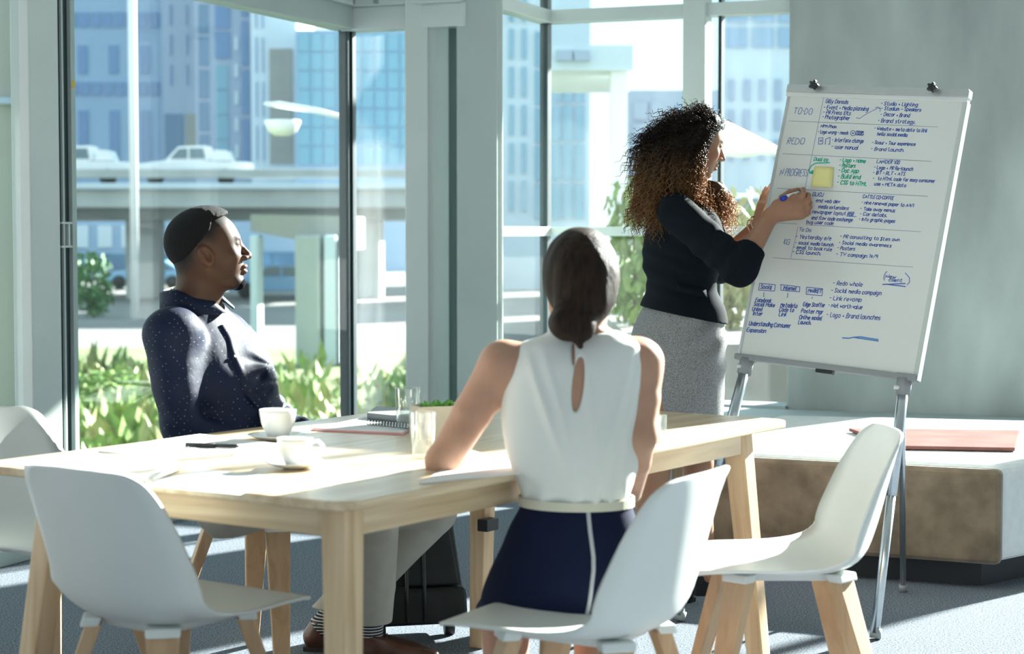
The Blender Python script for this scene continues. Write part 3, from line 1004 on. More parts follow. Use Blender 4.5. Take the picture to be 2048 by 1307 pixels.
def tintmat(name, rough=.5, bump=.05, bscale=120, spec=.4, sss=0.0, sheen=0.0, noise=.08, nscale=40):
    m, nt, p, out = nodemat(name)
    a = nt.nodes.new('ShaderNodeAttribute')
    a.attribute_name = 'tint'
    n = nt.nodes.new('ShaderNodeTexNoise')
    n.inputs['Scale'].default_value = nscale
    mr = nt.nodes.new('ShaderNodeMapRange')
    mr.inputs['To Min'].default_value = 1 - noise
    mr.inputs['To Max'].default_value = 1 + noise
    nt.links.new(n.outputs['Fac'], mr.inputs['Value'])
    mx = nt.nodes.new('ShaderNodeVectorMath')
    mx.operation = 'MULTIPLY'
    nt.links.new(a.outputs['Color'], mx.inputs[0])
    nt.links.new(mr.outputs[0], mx.inputs[1])
    nt.links.new(mx.outputs[0], p.inputs['Base Color'])
    p.inputs['Roughness'].default_value = rough
    p.inputs['Specular IOR Level'].default_value = spec
    if sss:
        p.inputs['Subsurface Weight'].default_value = sss
        p.inputs['Subsurface Radius'].default_value = (.012, .005, .003)
        p.inputs['Subsurface Scale'].default_value = .6
    if sheen: p.inputs['Sheen Weight'].default_value = sheen
    if bump:
        n2 = nt.nodes.new('ShaderNodeTexNoise')
        n2.inputs['Scale'].default_value = bscale
        b = nt.nodes.new('ShaderNodeBump')
        b.inputs['Strength'].default_value = bump
        b.inputs['Distance'].default_value = .004
        nt.links.new(n2.outputs['Fac'], b.inputs['Height'])
        nt.links.new(b.outputs[0], p.inputs['Normal'])
    return m


M['skin'] = tintmat('skin', .52, .04, 160, .3, .05)
M['hair_tint'] = tintmat('hair', .5, 0, spec=.3, noise=.35, nscale=60)
_nt = M['hair_tint'].node_tree                       # thin strands let some light through
_tl = _nt.nodes.new('ShaderNodeBsdfTranslucent')
_sc = _nt.nodes.new('ShaderNodeVectorMath')
_sc.operation = 'MULTIPLY'
_sc.inputs[1].default_value = (2.2, 1.9, 1.6)
_at = [q for q in _nt.nodes if q.type == 'ATTRIBUTE'][0]
_nt.links.new(_at.outputs['Color'], _sc.inputs[0])
_nt.links.new(_sc.outputs[0], _tl.inputs['Color'])
_mx = _nt.nodes.new('ShaderNodeMixShader')
_mx.inputs[0].default_value = .4
_nt.links.new(_nt.nodes['Principled BSDF'].outputs[0], _mx.inputs[1])
_nt.links.new(_tl.outputs[0], _mx.inputs[2])
_nt.links.new(_mx.outputs[0], _nt.nodes['Material Output'].inputs['Surface'])
M['eye_white'] = mat('eye_white', (.72, .70, .66), .15)
M['iris'] = mat('dark_iris', (.02, .012, .008), .1)
M['blazer'] = mat('black_blazer_cloth', (.006, .009, .014), .9, bump=.06, bscale=260, spec=.12)
M['grey_tweed'] = mat('grey_marl_knit', (.10, .105, .11), .9, nscale=420, col2=(.42, .425, .43), bump=.12, bscale=350, spec=.1, detail=2, noise=.1)
M['navy_skirt'] = mat('navy_cloth', (.009, .014, .040), .85, bump=.06, bscale=250, spec=.12)
M['blouse'] = mat('white_blouse_cloth', (.80, .82, .80), .75, bump=.08, bscale=60, spec=.2)
M['belt'] = mat('cream_belt', (.70, .67, .56), .5)
M['zip'] = mat('pale_zip', (.52, .54, .58), .4)
M['trousers'] = mat('stone_grey_cotton', (.35, .34, .30), .85, noise=.08, nscale=14, bump=.06, bscale=240, spec=.15)
M['shoe_brown'] = mat('brown_shoe_leather', (.085, .032, .018), .35, noise=.35, nscale=24, spec=.5)
M['shoe_black'] = mat('black_shoe_leather', (.010, .010, .012), .25)
M['sole'] = mat('dark_sole', (.03, .022, .018), .7)
M['gold'] = mat('rose_gold_bangle', (.75, .48, .36), .2, 1.0)
M['pen_white'] = mat('white_pen_barrel', (.82, .83, .84), .3)
M['pen_blue'] = mat('blue_pen_cap', (.012, .04, .45), .35)
M['shirt_inner'] = mat('collar_lining', (.42, .42, .40), .8)


def dotted(name, base, dot):
    m, nt, p, out = nodemat(name)
    tc = nt.nodes.new('ShaderNodeTexCoord')
    mp = nt.nodes.new('ShaderNodeMapping')
    mp.inputs['Rotation'].default_value = (0, math.radians(40), 0)
    mp.inputs['Scale'].default_value = (78, 0.0, 78)
    vo = nt.nodes.new('ShaderNodeTexVoronoi')
    vo.inputs['Scale'].default_value = 1.0
    vo.inputs['Randomness'].default_value = .25
    lt = nt.nodes.new('ShaderNodeMath')
    lt.operation = 'LESS_THAN'
    lt.inputs[1].default_value = .10
    mx = nt.nodes.new('ShaderNodeMix')
    mx.data_type = 'RGBA'
    mx.inputs['A'].default_value = (*base, 1)
    mx.inputs['B'].default_value = (*dot, 1)
    nt.links.new(tc.outputs['Object'], mp.inputs[0])
    nt.links.new(mp.outputs[0], vo.inputs['Vector'])
    nt.links.new(vo.outputs['Distance'], lt.inputs[0])
    nt.links.new(lt.outputs[0], mx.inputs['Factor'])
    nt.links.new(mx.outputs['Result'], p.inputs['Base Color'])
    p.inputs['Roughness'].default_value = .6
    p.inputs['Specular IOR Level'].default_value = .22
    n2 = nt.nodes.new('ShaderNodeTexNoise')
    n2.inputs['Scale'].default_value = 22
    n2.inputs['Detail'].default_value = 4
    b = nt.nodes.new('ShaderNodeBump')
    b.inputs['Strength'].default_value = .22
    b.inputs['Distance'].default_value = .012
    nt.links.new(tc.outputs['Object'], n2.inputs['Vector'])
    nt.links.new(n2.outputs['Fac'], b.inputs['Height'])
    nt.links.new(b.outputs[0], p.inputs['Normal'])
    return m


def striped(name, axis_scale):
    m, nt, p, out = nodemat(name)
    tc = nt.nodes.new('ShaderNodeTexCoord')
    wv = nt.nodes.new('ShaderNodeTexWave')
    wv.bands_direction = 'Z'
    wv.inputs['Scale'].default_value = axis_scale
    wv.inputs['Distortion'].default_value = .4
    wv.inputs['Detail'].default_value = 0
    r = nt.nodes.new('ShaderNodeValToRGB')
    r.color_ramp.interpolation = 'CONSTANT'
    r.color_ramp.elements[0].color = (.012, .012, .016, 1)
    r.color_ramp.elements[1].position = .66
    r.color_ramp.elements[1].color = (.55, .55, .56, 1)
    nt.links.new(tc.outputs['Object'], wv.inputs['Vector'])
    nt.links.new(wv.outputs['Fac'], r.inputs['Fac'])
    nt.links.new(r.outputs['Color'], p.inputs['Base Color'])
    p.inputs['Roughness'].default_value = .9
    return m


M['navy_shirt'] = dotted('navy_dotted_cotton', (.0075, .014, .042), (.26, .29, .34))
M['sock'] = striped('striped_sock_knit', 34)


def eye(parent, c, fwd, r):
    """eyeball: white with a dark iris looking along fwd"""
    fwd = unit(fwd)
    a = unit(np.cross(fwd, A3(0, 0, 1)))
    b = np.cross(fwd, a)
    V, Fc, mi = [], [], []
    NL, NK = 12, 16
    for i in range(NL + 1):
        w = PI * i / NL
        for k in range(NK):
            q = 2 * PI * k / NK
            V.append(c + r * (math.cos(w) * fwd + math.sin(w) * (math.cos(q) * a + math.sin(q) * b)))
    for i in range(NL):
        for k in range(NK):
            Fc.append((i * NK + k, i * NK + (k + 1) % NK, (i + 1) * NK + (k + 1) % NK, (i + 1) * NK + k))
            mi.append(1 if i < 2 else 0)
    me = mesh_np('eye', V, Fc)
    o = put('eye', me, [M['eye_white'], M['iris']], parent, True)
    me.polygons.foreach_set('material_index', np.array(mi, np.int32))
    return o


def shoe(parent, heel, toe, ankle, m, w=.042, h=.055, heelh=0.0, low=False, laces=True):
    """a shoe on the floor from heel to toe, collar around the ankle"""
    heel, toe = np.asarray(heel, float), np.asarray(toe, float)
    d = unit(toe - heel)
    sd = unit(np.cross(A3(0, 0, 1), d))
    L = np.linalg.norm(toe - heel)
    lo, hi = np.minimum(heel, toe) - .08, np.maximum(np.maximum(heel, toe), ankle) + .08
    lo[2] = -.02
    F = Field(lo, hi, .0035)
    z = lambda v: A3(0, 0, v)
    pts = [heel + d * .035 + z(heelh + .035), heel + d * .35 * L + z(heelh * .7 + .038), heel + d * .68 * L + z(.032), toe - d * .035 + z(.026)]
    chain(F, pts, [.034, .034, w, .030], .03, (A3(0, 0, 1), .95))
    if not low:
        F.u(cone(heel + d * .04 + z(.05), ankle + z(.0), .036, .040), .03)
        F.u(cone(heel + d * .10 + z(.075), heel + d * .62 * L + z(.045), .03, .03), .03)
        F.keep(lambda x, y, zz: zz + (x - ankle[0]) * d[0] * .25 + (y - ankle[1]) * d[1] * .25 - ankle[2] - .004)
        F.cut(cone(ankle - z(.03), ankle + z(.1), .033, .034), .006)
    else:
        F.cut(ell(heel + d * .36 * L + z(heelh + .075), (.085, .032, .045), np.array([d, sd, A3(0, 0, 1)])), .008)
    F.keep(lambda x, y, zz: .012 + heelh * np.clip(1 - ((x - heel[0]) * d[0] + (y - heel[1]) * d[1]) / (.62 * L), 0, 1) - zz + 0 * x)
    o = put('shoe', F.surface('shoe', 1), m, parent, True)
    g = MB()
    n = 14
    prof = [(0.0, .026), (.12, .032), (.35, .030), (.62, w * .98), (.85, .036), (1.0, .008)]
    sx = np.linspace(0, 1, n)
    wd = np.interp(sx, [p[0] for p in prof], [p[1] for p in prof])
    for i in range(n - 1):
        bz = [heelh * max(0, 1 - t / .62) for t in (sx[i], sx[i + 1])]
        q = []
        for t, ww, zz in ((sx[i], wd[i], bz[0]), (sx[i + 1], wd[i + 1], bz[1])):
            q.append((heel + d * L * t - sd * ww + z(zz), heel + d * L * t + sd * ww + z(zz)))
        bot = [q[0][0], q[1][0], q[1][1], q[0][1]]
        if heelh and sx[i] < .18:
            bot2 = [A3(p[0], p[1], 0) for p in bot]
        else:
            bot2 = bot
        g.hexa(bot2, [p + z(.014) for p in bot])
    g.put('sole', M['sole'] if not heelh else m, o, True)
    if laces and not low:
        g = MB()
        for t in (.40, .48, .56):
            p = heel + d * L * t + z(.085 - (t - .4) * .16)
            g.tube([p - sd * .022 - z(.012), p + z(.006), p + sd * .022 - z(.012)], .0025, 6)
        g.put('laces', M['black_plastic'], o, True)
    return o


def smooth01(x):
    x = np.clip(x, 0, 1)
    return x * x * (3 - 2 * x)


def mixc(a, b, w):
    return np.asarray(a) * (1 - w[:, None]) + np.asarray(b) * w[:, None]


# ================================================================ the seated man in the navy shirt
def build_man():
    root = empty('person', (-.75, 5.33, 0), 0,
                 'man in a navy dotted shirt leaning back in his chair, looking right', 'person')
    ez = unit(W(388, 605, 5.28) - W(495, 1005, 5.33))
    pel = W(495, 1005, 5.33)
    ef = A3(.94, -.34, 0)
    ef = unit(ef - ez * (ef @ ez))
    er = np.cross(ef, ez)
    T = np.linalg.norm(W(388, 605, 5.28) - pel)
    rings = [(-.045, .02, 0, .12, .16), (.0, .02, 0, .155, .175), (.10, .012, 0, .166, .172), (.20, .006, 0, .162, .170), (.30, .0, 0, .155, .178),
             (.40, -.005, 0, .142, .190), (.47, -.01, 0, .118, .185), (.525, -.012, 0, .092, .135), (T + .005, -.01, 0, .066, .075)]
    sh_r, el_r, wr_r = W(342, 672, 5.12), W(362, 864, 5.06), W(545, 912, 5.16)
    sh_l, el_l, wr_l = W(446, 668, 5.44), W(512, 806, 5.50), W(648, 896, 5.42)
    hp_r, kn_r, an_r = W(505, 982, 5.24), W(745, 1022, 5.32), W(738, 1262, 5.44)
    hp_l, kn_l, an_l = W(525, 978, 5.45), W(862, 1018, 5.55), W(648, 1250, 5.62)
    R = frame(12, 8, 0)
    s = 1.0
    o = W(415, 502, 5.27)
    # body
    F = Field((-1.30, 4.85, -.02), (.0, 5.78, 1.36), .0036)
    F.u(loft(pel, ef, er, ez, rings, -.014))
    chain(F, [sh_r, el_r, wr_r], [.055, .043, .028])
    chain(F, [sh_l, el_l, wr_l], [.055, .043, .028])
    chain(F, [hp_r, kn_r, an_r], [.078, .058, .036])
    chain(F, [hp_l, kn_l, an_l], [.078, .058, .036])
    head(F, o, R, s, pel + ez * (T - .03), (.062, .068), True)
    hand(F, wr_r, unit(wr_r - el_r), A3(0, .3, -1), -1, curl=(.5, .6, .4))
    hand(F, wr_l, unit(wr_l - el_l), A3(0, -.3, -1), 1, curl=(.5, .6, .4))
    me = F.surface('body', 1)

    def fn(V):
        q = (V - o) @ R.T / s
        skin = np.array((.082, .039, .023))
        c = np.tile(skin, (len(V), 1)).astype(np.float64)
        hl = np.interp(q[:, 0], (-.12, -.097, -.057, -.017, .015, .03, .055, .09), (-.045, -.037, -.003, .033, .06, .082, .09, .1))
        w = smooth01((q[:, 2] - hl + .075) / .085) * smooth01((q[:, 2] + .08) / .03) * smooth01((.05 - q[:, 0] + np.clip(q[:, 2] - .06, 0, 1) * 3) / .03)
        onhead = (q[:, 2] > -.085) & (np.abs(q[:, 0]) < .14) & (np.abs(q[:, 1]) < .13)
        ear = np.exp(-(((q[:, 0] + .008) / .03) ** 2 + ((q[:, 2] + .012) / .04) ** 2) ** 2) * (np.abs(q[:, 1]) > .066)
        c = mixc(c, (.012, .010, .011), np.where(onhead, w * (1 - ear), 0))
        c = mixc(c, (.13, .055, .03), np.clip(ear, 0, 1) * .7)
        lips = np.exp(-((q[:, 2] + .064) / .0125) ** 4 - (q[:, 1] / .023) ** 4) * (q[:, 0] > .092)
        c = mixc(c, (.17, .075, .06), lips)
        goatee = np.exp(-((q[:, 2] + .104) / .021) ** 4 - (q[:, 1] / .042) ** 4 - ((q[:, 0] - .082) / .034) ** 4)
        c = mixc(c, (.012, .009, .008), np.clip(goatee * 1.3, 0, 1))
        jaw = smooth01((-.055 - q[:, 2]) / .03) * smooth01((q[:, 0] + .01) / .03) * (q[:, 2] > -.13) * (1 - goatee) * .45
        c = mixc(c, (.045, .026, .018), jaw * onhead * (1 - lips))
        brow = np.exp(-((q[:, 2] - .026 + .12 * (np.abs(q[:, 1]) - .03)) / .0055) ** 2 - ((np.abs(q[:, 1]) - .033) / .02) ** 4) * (q[:, 0] > .05)
        c = mixc(c, (.015, .010, .009), np.clip(brow * 1.2, 0, 1))
        return c
    paint(me, F.V, fn)
    body = put('body', me, M['skin'], root, True)
    for y in (-1, 1):
        eye(root, o + s * (.0782 * R[0] + y * .031 * R[1] + .003 * R[2]), R[0] - .05 * R[2], .0112)
    # short hair: a close cap with a clear hairline
    F = Field(o - .15, o + .16, .003)
    L = lambda x, y, z: o + s * (x * R[0] + y * R[1] + z * R[2])
    F.u(ell(L(-.012, 0, .031), np.array((.106, .0815, .0945)) * s, R))
    F.u(ell(L(.026, 0, .0), np.array((.066, .067, .092)) * s, R), .03)
    F.u(ell(L(.012, 0, .047), np.array((.084, .074, .0765)) * s, R), .02)

    def keep(x, y, z):
        px, py, pz = x - o[0], y - o[1], z - o[2]
        qx, qy, qz = [px * R[i, 0] + py * R[i, 1] + pz * R[i, 2] for i in range(3)]
        hl = np.interp(qx, (-.13, -.097, -.057, -.017, .012, .022, .055, .09), (-.045, -.037, -.003, .033, .06, .086, .092, .10))
        return np.maximum(hl - qz, qx - .072 + 1.5 * np.abs(qy) ** 1.5)
    F.keep(keep)
    nz = waves(3, 420, 8)
    F.shift(lambda x, y, z: .0008 * nz(x, y, z))
    put('hair', F.surface('hair', 2), mat('short_black_hair', (.008, .008, .010), .75, bump=.8, bscale=420, spec=.25), root, True)
    F = Field(o - .15, o + .16, .0025)
    F.u(ell(L(.0685, 0, -.1005), np.array((.0245, .031, .0205)) * s, R))
    F.keep(lambda x, y, z: (x - o[0]) * R[2, 0] + (y - o[1]) * R[2, 1] + (z - o[2]) * R[2, 2] + .091 - .25 * ((x - o[0]) * R[0, 0] + (y - o[1]) * R[0, 1] + (z - o[2]) * R[0, 2] - .085))
    F.shift(lambda x, y, z, w=waves(4, 700, 8): .0010 * w(x, y, z))
    put('goatee', F.surface('goatee', 1), mat('black_beard', (.006, .006, .007), .9, bump=.6, bscale=600, spec=.05), root, True)
    # shirt: trunk and sleeves, folds pulled towards the buttons and the bent elbows
    F = Field((-1.25, 4.85, .36), (-.1, 5.75, 1.15), .0042)
    F.u(loft(pel, ef, er, ez, rings, 0, t0=-.01, t1=T - .005))
    chain(F, [sh_r, (sh_r + el_r) / 2, el_r, wr_r], [.068, .062, .053, .038], .05)
    chain(F, [sh_l, (sh_l + el_l) / 2, el_l, wr_l], [.068, .062, .051, .036], .04)
    F.u(ell(sh_r + A3(.012, 0, .012), (.072, .07, .065)), .04)
    nz = waves(5, 38, 7)
    nf = waves(8, 16, 5)
    but = [W(508, 690, 5.14), W(524, 738, 5.14), W(536, 776, 5.14), W(560, 822, 5.14)]

    def folds(x, y, z):
        v = .0035 * nz(x, y, z) + .004 * nf(x, y, z)
        for i, b in enumerate(but[1:]):
            dx, dz = x - b[0], z - b[2]
            r = np.sqrt(dx * dx + dz * dz)
            v = v + .006 * np.sin(5 * np.arctan2(dz, dx) + i) * np.exp(-((r - .06) / .05) ** 2)
        for e, a in ((el_r, 26), (el_l, 24)):
            dx, dy, dz = x - e[0], y - e[1], z - e[2]
            r2 = dx * dx + dy * dy + dz * dz
            v = v + .0055 * np.sin(95 * (dx * .55 + dz * .85)) * np.exp(-r2 / .008)
        return v
    F.shift(folds)
    # belly folds
    shirt = put('shirt', F.surface('shirt', 1), M['navy_shirt'], root, True)
    # placket with its buttons
    import_pts = [W(484, 616, 5.2), W(498, 640, 5.18), W(506, 680, 5.155), W(514, 715, 5.145), W(524, 745, 5.14), W(530, 770, 5.14), W(545, 800, 5.14), W(562, 832, 5.135), W(575, 862, 5.13)]
    hit = []
    dep = bpy.context.evaluated_depsgraph_get
    from mathutils.bvhtree import BVHTree
    bv = BVHTree.FromPolygons([tuple(v) for v in F.V], [tuple(p.vertices) for p in shirt.data.polygons])
    for p in import_pts:
        q = bv.find_nearest(Vector(p))
        hit.append((np.array(q[0]), np.array(q[1])))
    tq = np.linspace(0, len(hit) - 1, 40)
    PP = np.stack([smoothcol(np.arange(len(hit)), [h[0][k] for h in hit], tq) for k in range(3)], 1)
    NN = np.stack([smoothcol(np.arange(len(hit)), [h[1][k] for h in hit], tq) for k in range(3)], 1)
    V, Fq = [], []
    for i in range(40):
        n = unit(NN[i])
        t = unit(PP[min(i + 1, 39)] - PP[max(i - 1, 0)])
        a = unit(np.cross(t, n))
        for u, hgt in ((-1, -.006), (-.95, .0035), (0, .0045), (.95, .0035), (1, -.006)):
            V.append(PP[i] + a * .014 * u + n * hgt)
    for i in range(39):
        for k in range(4):
            Fq.append((i * 5 + k, i * 5 + k + 1, i * 5 + 6 + k, i * 5 + 5 + k))
    put('placket', mesh_np('placket', V, Fq), M['navy_shirt'], shirt, True)
    for b in but:
        q = bv.find_nearest(Vector(b))
        p, n = np.array(q[0]), np.array(q[1])
        g = MB()
        g.tube([p + n * .003, p + n * .0075], .0055, 10)
        g.put('button', M['black_plastic'], shirt, True)
    # collar: outer fall and the paler inside
    nb = pel + ez * (T + .012)
    V, Fq = [], []
    n = 36
    for i in range(n + 1):
        a = math.radians(14 + (332) * i / n)         # opening at the front
        ca, sa = math.cos(a), math.sin(a)
        front = max(0.0, ca)
        top = nb + ef * (ca * .070 - .006) + er * sa * .068 + ez * (.040 - .052 * front ** 1.0)
        mid = nb + ef * (ca * .079 - .006) + er * sa * .077 + ez * (.036 - .052 * front)
        bot = nb + ef * (ca * .098 + .010 * front) + er * sa * .092 + ez * (-.014 - .042 * front ** .7)
        inn = nb + ef * (ca * .066 - .006) + er * sa * .064 + ez * (-.03 - .03 * front)
        V += [inn, top, mid, bot]
    for i in range(n):
        for k in range(3):
            Fq.append((i * 4 + k, i * 4 + k + 1, i * 4 + 5 + k, i * 4 + 4 + k))
    me = mesh_np('collar', V, Fq)
    co = put('collar', me, [M['navy_shirt'], M['shirt_inner']], shirt, True)
    me.polygons.foreach_set('material_index', np.array([1, 0, 0] * n, np.int32))
    sd = co.modifiers.new('thick', 'SOLIDIFY')
    sd.thickness = .003
    # trousers
    F = Field((-1.05, 4.95, .05), (-.05, 5.8, .66), .0042)
    F.u(loft(pel, ef, er, ez, [(-.055, .02, 0, .12, .16), (-.02, .025, 0, .145, .178), (.04, .015, 0, .165, .182), (.09, .01, 0, .165, .178)], 0))
    chain(F, [hp_r, kn_r, kn_r * .4 + an_r * .6, an_r + A3(-.005, 0, .02)], [.080, .076, .072, .070], .03)
    chain(F, [hp_l, kn_l, kn_l * .4 + an_l * .6, an_l + A3(.01, 0, .02)], [.080, .076, .068, .060], .03)
    nz = waves(11, 30, 7, (1.2, 1, .35))
    F.shift(lambda x, y, z: .006 * nz(x, y, z))
    hem_r, hem_l = an_r[2] + .03, an_l[2] + .055
    mid = (an_r + an_l) / 2

    def hems(x, y, z):
        w = np.clip((y - mid[1]) / .08 + .5, 0, 1)
        return hem_r * (1 - w) + hem_l * w - z + 0 * x
    F.keep(hems)
    put('trousers', F.surface('trousers', 1), M['trousers'], root, True)
    for a, k, an in ((kn_r, 'r', an_r), (kn_l, 'l', an_l)):
        d = unit(a - an)
        g = MB()
        g.tube([an - d * (.045 if k == 'r' else .012), an, an + d * .05, an + d * .12], [.043, .041, .043, .046], 20)
        g.put('sock', M['sock'], root, True)
    shoe(root, A3(an_r[0] - .055, an_r[1] + .01, 0), A3(an_r[0] + .215, an_r[1] - .03, 0), an_r + A3(0, 0, -.005), M['shoe_brown'])
    shoe(root, A3(an_l[0] - .06, an_l[1] + .01, 0), A3(an_l[0] + .21, an_l[1] - .01, 0), an_l + A3(0, 0, .01), M['shoe_brown'])


# ================================================================ the woman writing on the board
BO, BR_, BU = A3(0, 0, CAM_Z) + .947 * (A3(.80056, 6.58526, .83148) - A3(0, 0, CAM_Z)), A3(.81295, -.57806, -.07045), A3(.20167, .16598, .96529)   # flip chart: lower left corner, right, up
BN = np.cross(BR_, BU)                                                                              # towards the room
BWID, BHGT = .6555 * .947, .90


def onboard(px, py, lift=0.0):
    r = ray(px, py)
    c = A3(0, 0, CAM_Z)
    t = ((BO + BN * lift - c) @ BN) / (r @ BN)
    return c + r * t


def build_presenter():
    root = empty('person', (.57, 6.45, 0), 0,
                 'standing woman with big brown curls in a black blazer writing on the board', 'person')
    Y = 6.45
    f, r = unit(A3(.94, .34, 0)), unit(A3(.34, -.94, 0))
    ax = W(1360, 640, Y)

    def rings(tbl, aw, shrink=0.0):
        out = []
        for (y, x0, x1), a in zip(tbl, aw):
            p0, p1 = W(x0, y, Y), W(x1, y, Y)
            hw = (p1[0] - p0[0]) / 2
            b = math.sqrt(max(hw * hw - (.34 * a) ** 2, .0016)) / .94
            out.append((p0[2], ((p0[0] + p1[0]) / 2 - ax[0]) / .94, 0, b - shrink, a - shrink))
        return out
    org = A3(ax[0], Y, 0)
    up = [(392, 1336, 1402), (412, 1318, 1412), (440, 1306, 1430), (480, 1295, 1443), (520, 1291, 1441), (575, 1298, 1428), (615, 1284, 1444), (655, 1272, 1450)]
    upw = [.08, .145, .185, .18, .162, .138, .165, .178]
    low = [(585, 1312, 1412), (612, 1292, 1434), (655, 1270, 1450), (700, 1263, 1449), (760, 1263, 1445), (835, 1282, 1441), (905, 1288, 1432)]
    loww = [.125, .155, .172, .18, .175, .165, .155]
    sh_r, el_r, wr_r = W(1352, 424, 6.27), W(1478, 536, 6.10), onboard(1568, 447) + BN * .10
    sh_l, el_l, wr_l = W(1402, 428, 6.60), W(1438, 532, 6.52), W(1513, 455, 6.40)
    hp_r, kn_r, an_r = W(1330, 750, 6.37), W(1312, 925, 6.40), W(1296, 1160, 6.33)
    hp_l, kn_l, an_l = W(1385, 750, 6.53), W(1396, 925, 6.50), W(1412, 1150, 6.50)
    R = frame(8, -14, 0)
    s = .95
    o = W(1391, 287, 6.42)
    F = Field((.30, 5.92, -.01), (1.22, 6.80, 1.70), .0036)
    F.u(loft(org, f, r, A3(0, 0, 1), rings(up, upw, .02)), .02)
    F.u(loft(org, f, r, A3(0, 0, 1), rings(low[:5], loww[:5], .024)), .02)
    chain(F, [sh_r, el_r], [.05, .040])
    fm = el_r * .62 + wr_r * .38
    chain(F, [el_r, fm, wr_r], [.036, .036, .0245], .02)
    chain(F, [sh_l, el_l], [.05, .040])
    fl = el_l * .6 + wr_l * .4
    chain(F, [el_l, fl, wr_l], [.036, .036, .026], .02)
    for hp, kn, an, in ((hp_r, kn_r, an_r), (hp_l, kn_l, an_l)):
        cf = kn * .68 + an * .32 - f * .012
        chain(F, [hp, kn, cf, an], [.082, .054, .053, .033], .025)
        F.u(cone(an, an + f * .11 - A3(0, 0, .055), .034, .022), .02)
    head(F, o, R, s, W(1368, 392, Y), (.05, .052), False)
    # writing hand closed round the marker
    tip = onboard(1608, 383, .004)
    back = tip + unit(W(1593, 411, 6.2) - W(1608, 383, 6.2)) * .058 + BN * .105
    H = lambda px, py, d: onboard(px, py) + BN * d
    palm = [(wr_r, H(1596, 424, .075), .026, .030), (H(1582, 432, .085), H(1612, 420, .055), .024, .022), (H(1585, 440, .075), H(1614, 436, .05), .022, .018),
            (H(1578, 425, .09), H(1605, 408, .06), .020, .020)]
    for a, b, ra, rb in palm:
        F.u(cone(a, b, ra, rb), .015)
    for pts, rad in (([H(1578, 428, .085), H(1583, 407, .075), H(1592, 392, .050), H(1603, 384, .030)], (.0135, .0105, .0095, .0080)),
                     ([H(1612, 416, .060), H(1622, 397, .060), H(1617, 386, .042), H(1609, 383, .026)], (.0115, .0095, .0085, .0072)),
                     ([H(1616, 421, .052), H(1629, 408, .050), H(1625, 395, .032), H(1614, 391, .020)], (.0115, .0095, .0085, .0072)),
                     ([H(1617, 430, .044), H(1629, 420, .040), H(1625, 409, .022), H(1615, 408, .014)], (.011, .009, .008, .007)),
                     ([H(1614, 438, .038), H(1624, 431, .032), H(1621, 422, .018), H(1613, 421, .012)], (.010, .0082, .0072, .0062))):
        for i in range(3):
            F.u(cone(pts[i], pts[i + 1], rad[i], rad[i + 1]), .004)
    # other hand held up flat against the edge of the board, seen edge on
    hf = unit(W(1541, 371, 6.42) - wr_l)
    hand(F, wr_l, hf, A3(.8, .35, -.1), 1, L=.165, curl=(.06, .05, .04), thumb=((.35, .9, .05), (.15, 1, .1), (.05, 1, .1)), fat=.95)
    me = F.surface('body', 1)

    def fn(V):
        q = (V - o) @ R.T / s
        c = np.tile(np.array((.36, .19, .12)), (len(V), 1))
        hd = (q[:, 2] > -.13) & (np.abs(q[:, 0]) < .15) & (np.abs(q[:, 1]) < .12)
        lips = np.exp(-((q[:, 2] + .064) / .011) ** 4 - (q[:, 1] / .022) ** 4) * (q[:, 0] > .09)
        c = mixc(c, (.28, .075, .07), np.clip(lips * 1.1, 0, 1))
        brow = np.exp(-((q[:, 2] - .027 + .1 * (np.abs(q[:, 1]) - .03)) / .0045) ** 2 - ((np.abs(q[:, 1]) - .034) / .019) ** 4) * (q[:, 0] > .05)
        c = mixc(c, (.025, .013, .009), np.clip(brow * 1.5, 0, 1))
        lid = np.exp(-((q[:, 2] - .010) / .006) ** 2 - ((np.abs(q[:, 1]) - .031) / .014) ** 4) * (q[:, 0] > .07)
        c = mixc(c, (.10, .05, .035), np.clip(lid, 0, 1) * .8)
        scalp = smooth01((q[:, 2] - np.interp(q[:, 0], (-.1, .0, .04, .07, .1), (-.09, -.05, .02, .07, .09))) / .012)
        return mixc(c, (.02, .012, .009), scalp * hd)
    paint(me, F.V, fn)
    put('body', me, M['skin'], root, True)
    for y in (-1, 1):
        eye(root, o + s * (.0780 * R[0] + y * .031 * R[1] + .0015 * R[2]), R[0] - .35 * R[2], .0110)
    # marker pen (a thing of its own, held in the hand)
    pr = empty('marker_pen', tip, 0, 'white marker pen with a blue cap in the hand at the board', 'pen')
    d = unit(back - tip)
    g = MB(); g.tube([tip + d * .012, tip + d * .016, tip + d * .103], [.0055, .0085, .0088], 16); g.put('barrel', M['pen_white'], pr, True)
    g = MB(); g.tube([tip + d * .103, tip + d * .120, tip + d * .123], [.0093, .0093, .0078], 16); g.put('end_cap', M['pen_blue'], pr, True)
    g = MB(); g.tube([tip - d * .003, tip + d * .012], [.0022, .0045], 10); g.put('tip', M['pen_blue'], pr, True)
    # blazer
    F = Field((.38, 5.92, .86), (1.06, 6.80, 1.46), .0038)
    F.u(loft(org, f, r, A3(0, 0, 1), rings(up, upw), .004, n=2.2), .02)
    chain(F, [sh_r, sh_r * .5 + el_r * .5, el_r], [.064, .061, .056], .04)
    cuff_r = el_r * .62 + wr_r * .38
    chain(F, [el_r, cuff_r + unit(wr_r - el_r) * .03], [.058, .045], .025)
    cuff_l = el_l * .55 + wr_l * .45
    chain(F, [sh_l, sh_l * .5 + el_l * .5, el_l], [.071, .062, .056], .035)
    chain(F, [el_l, cuff_l + unit(wr_l - el_l) * .03], [.056, .046], .025)
    nz = waves(21, 34, 7)

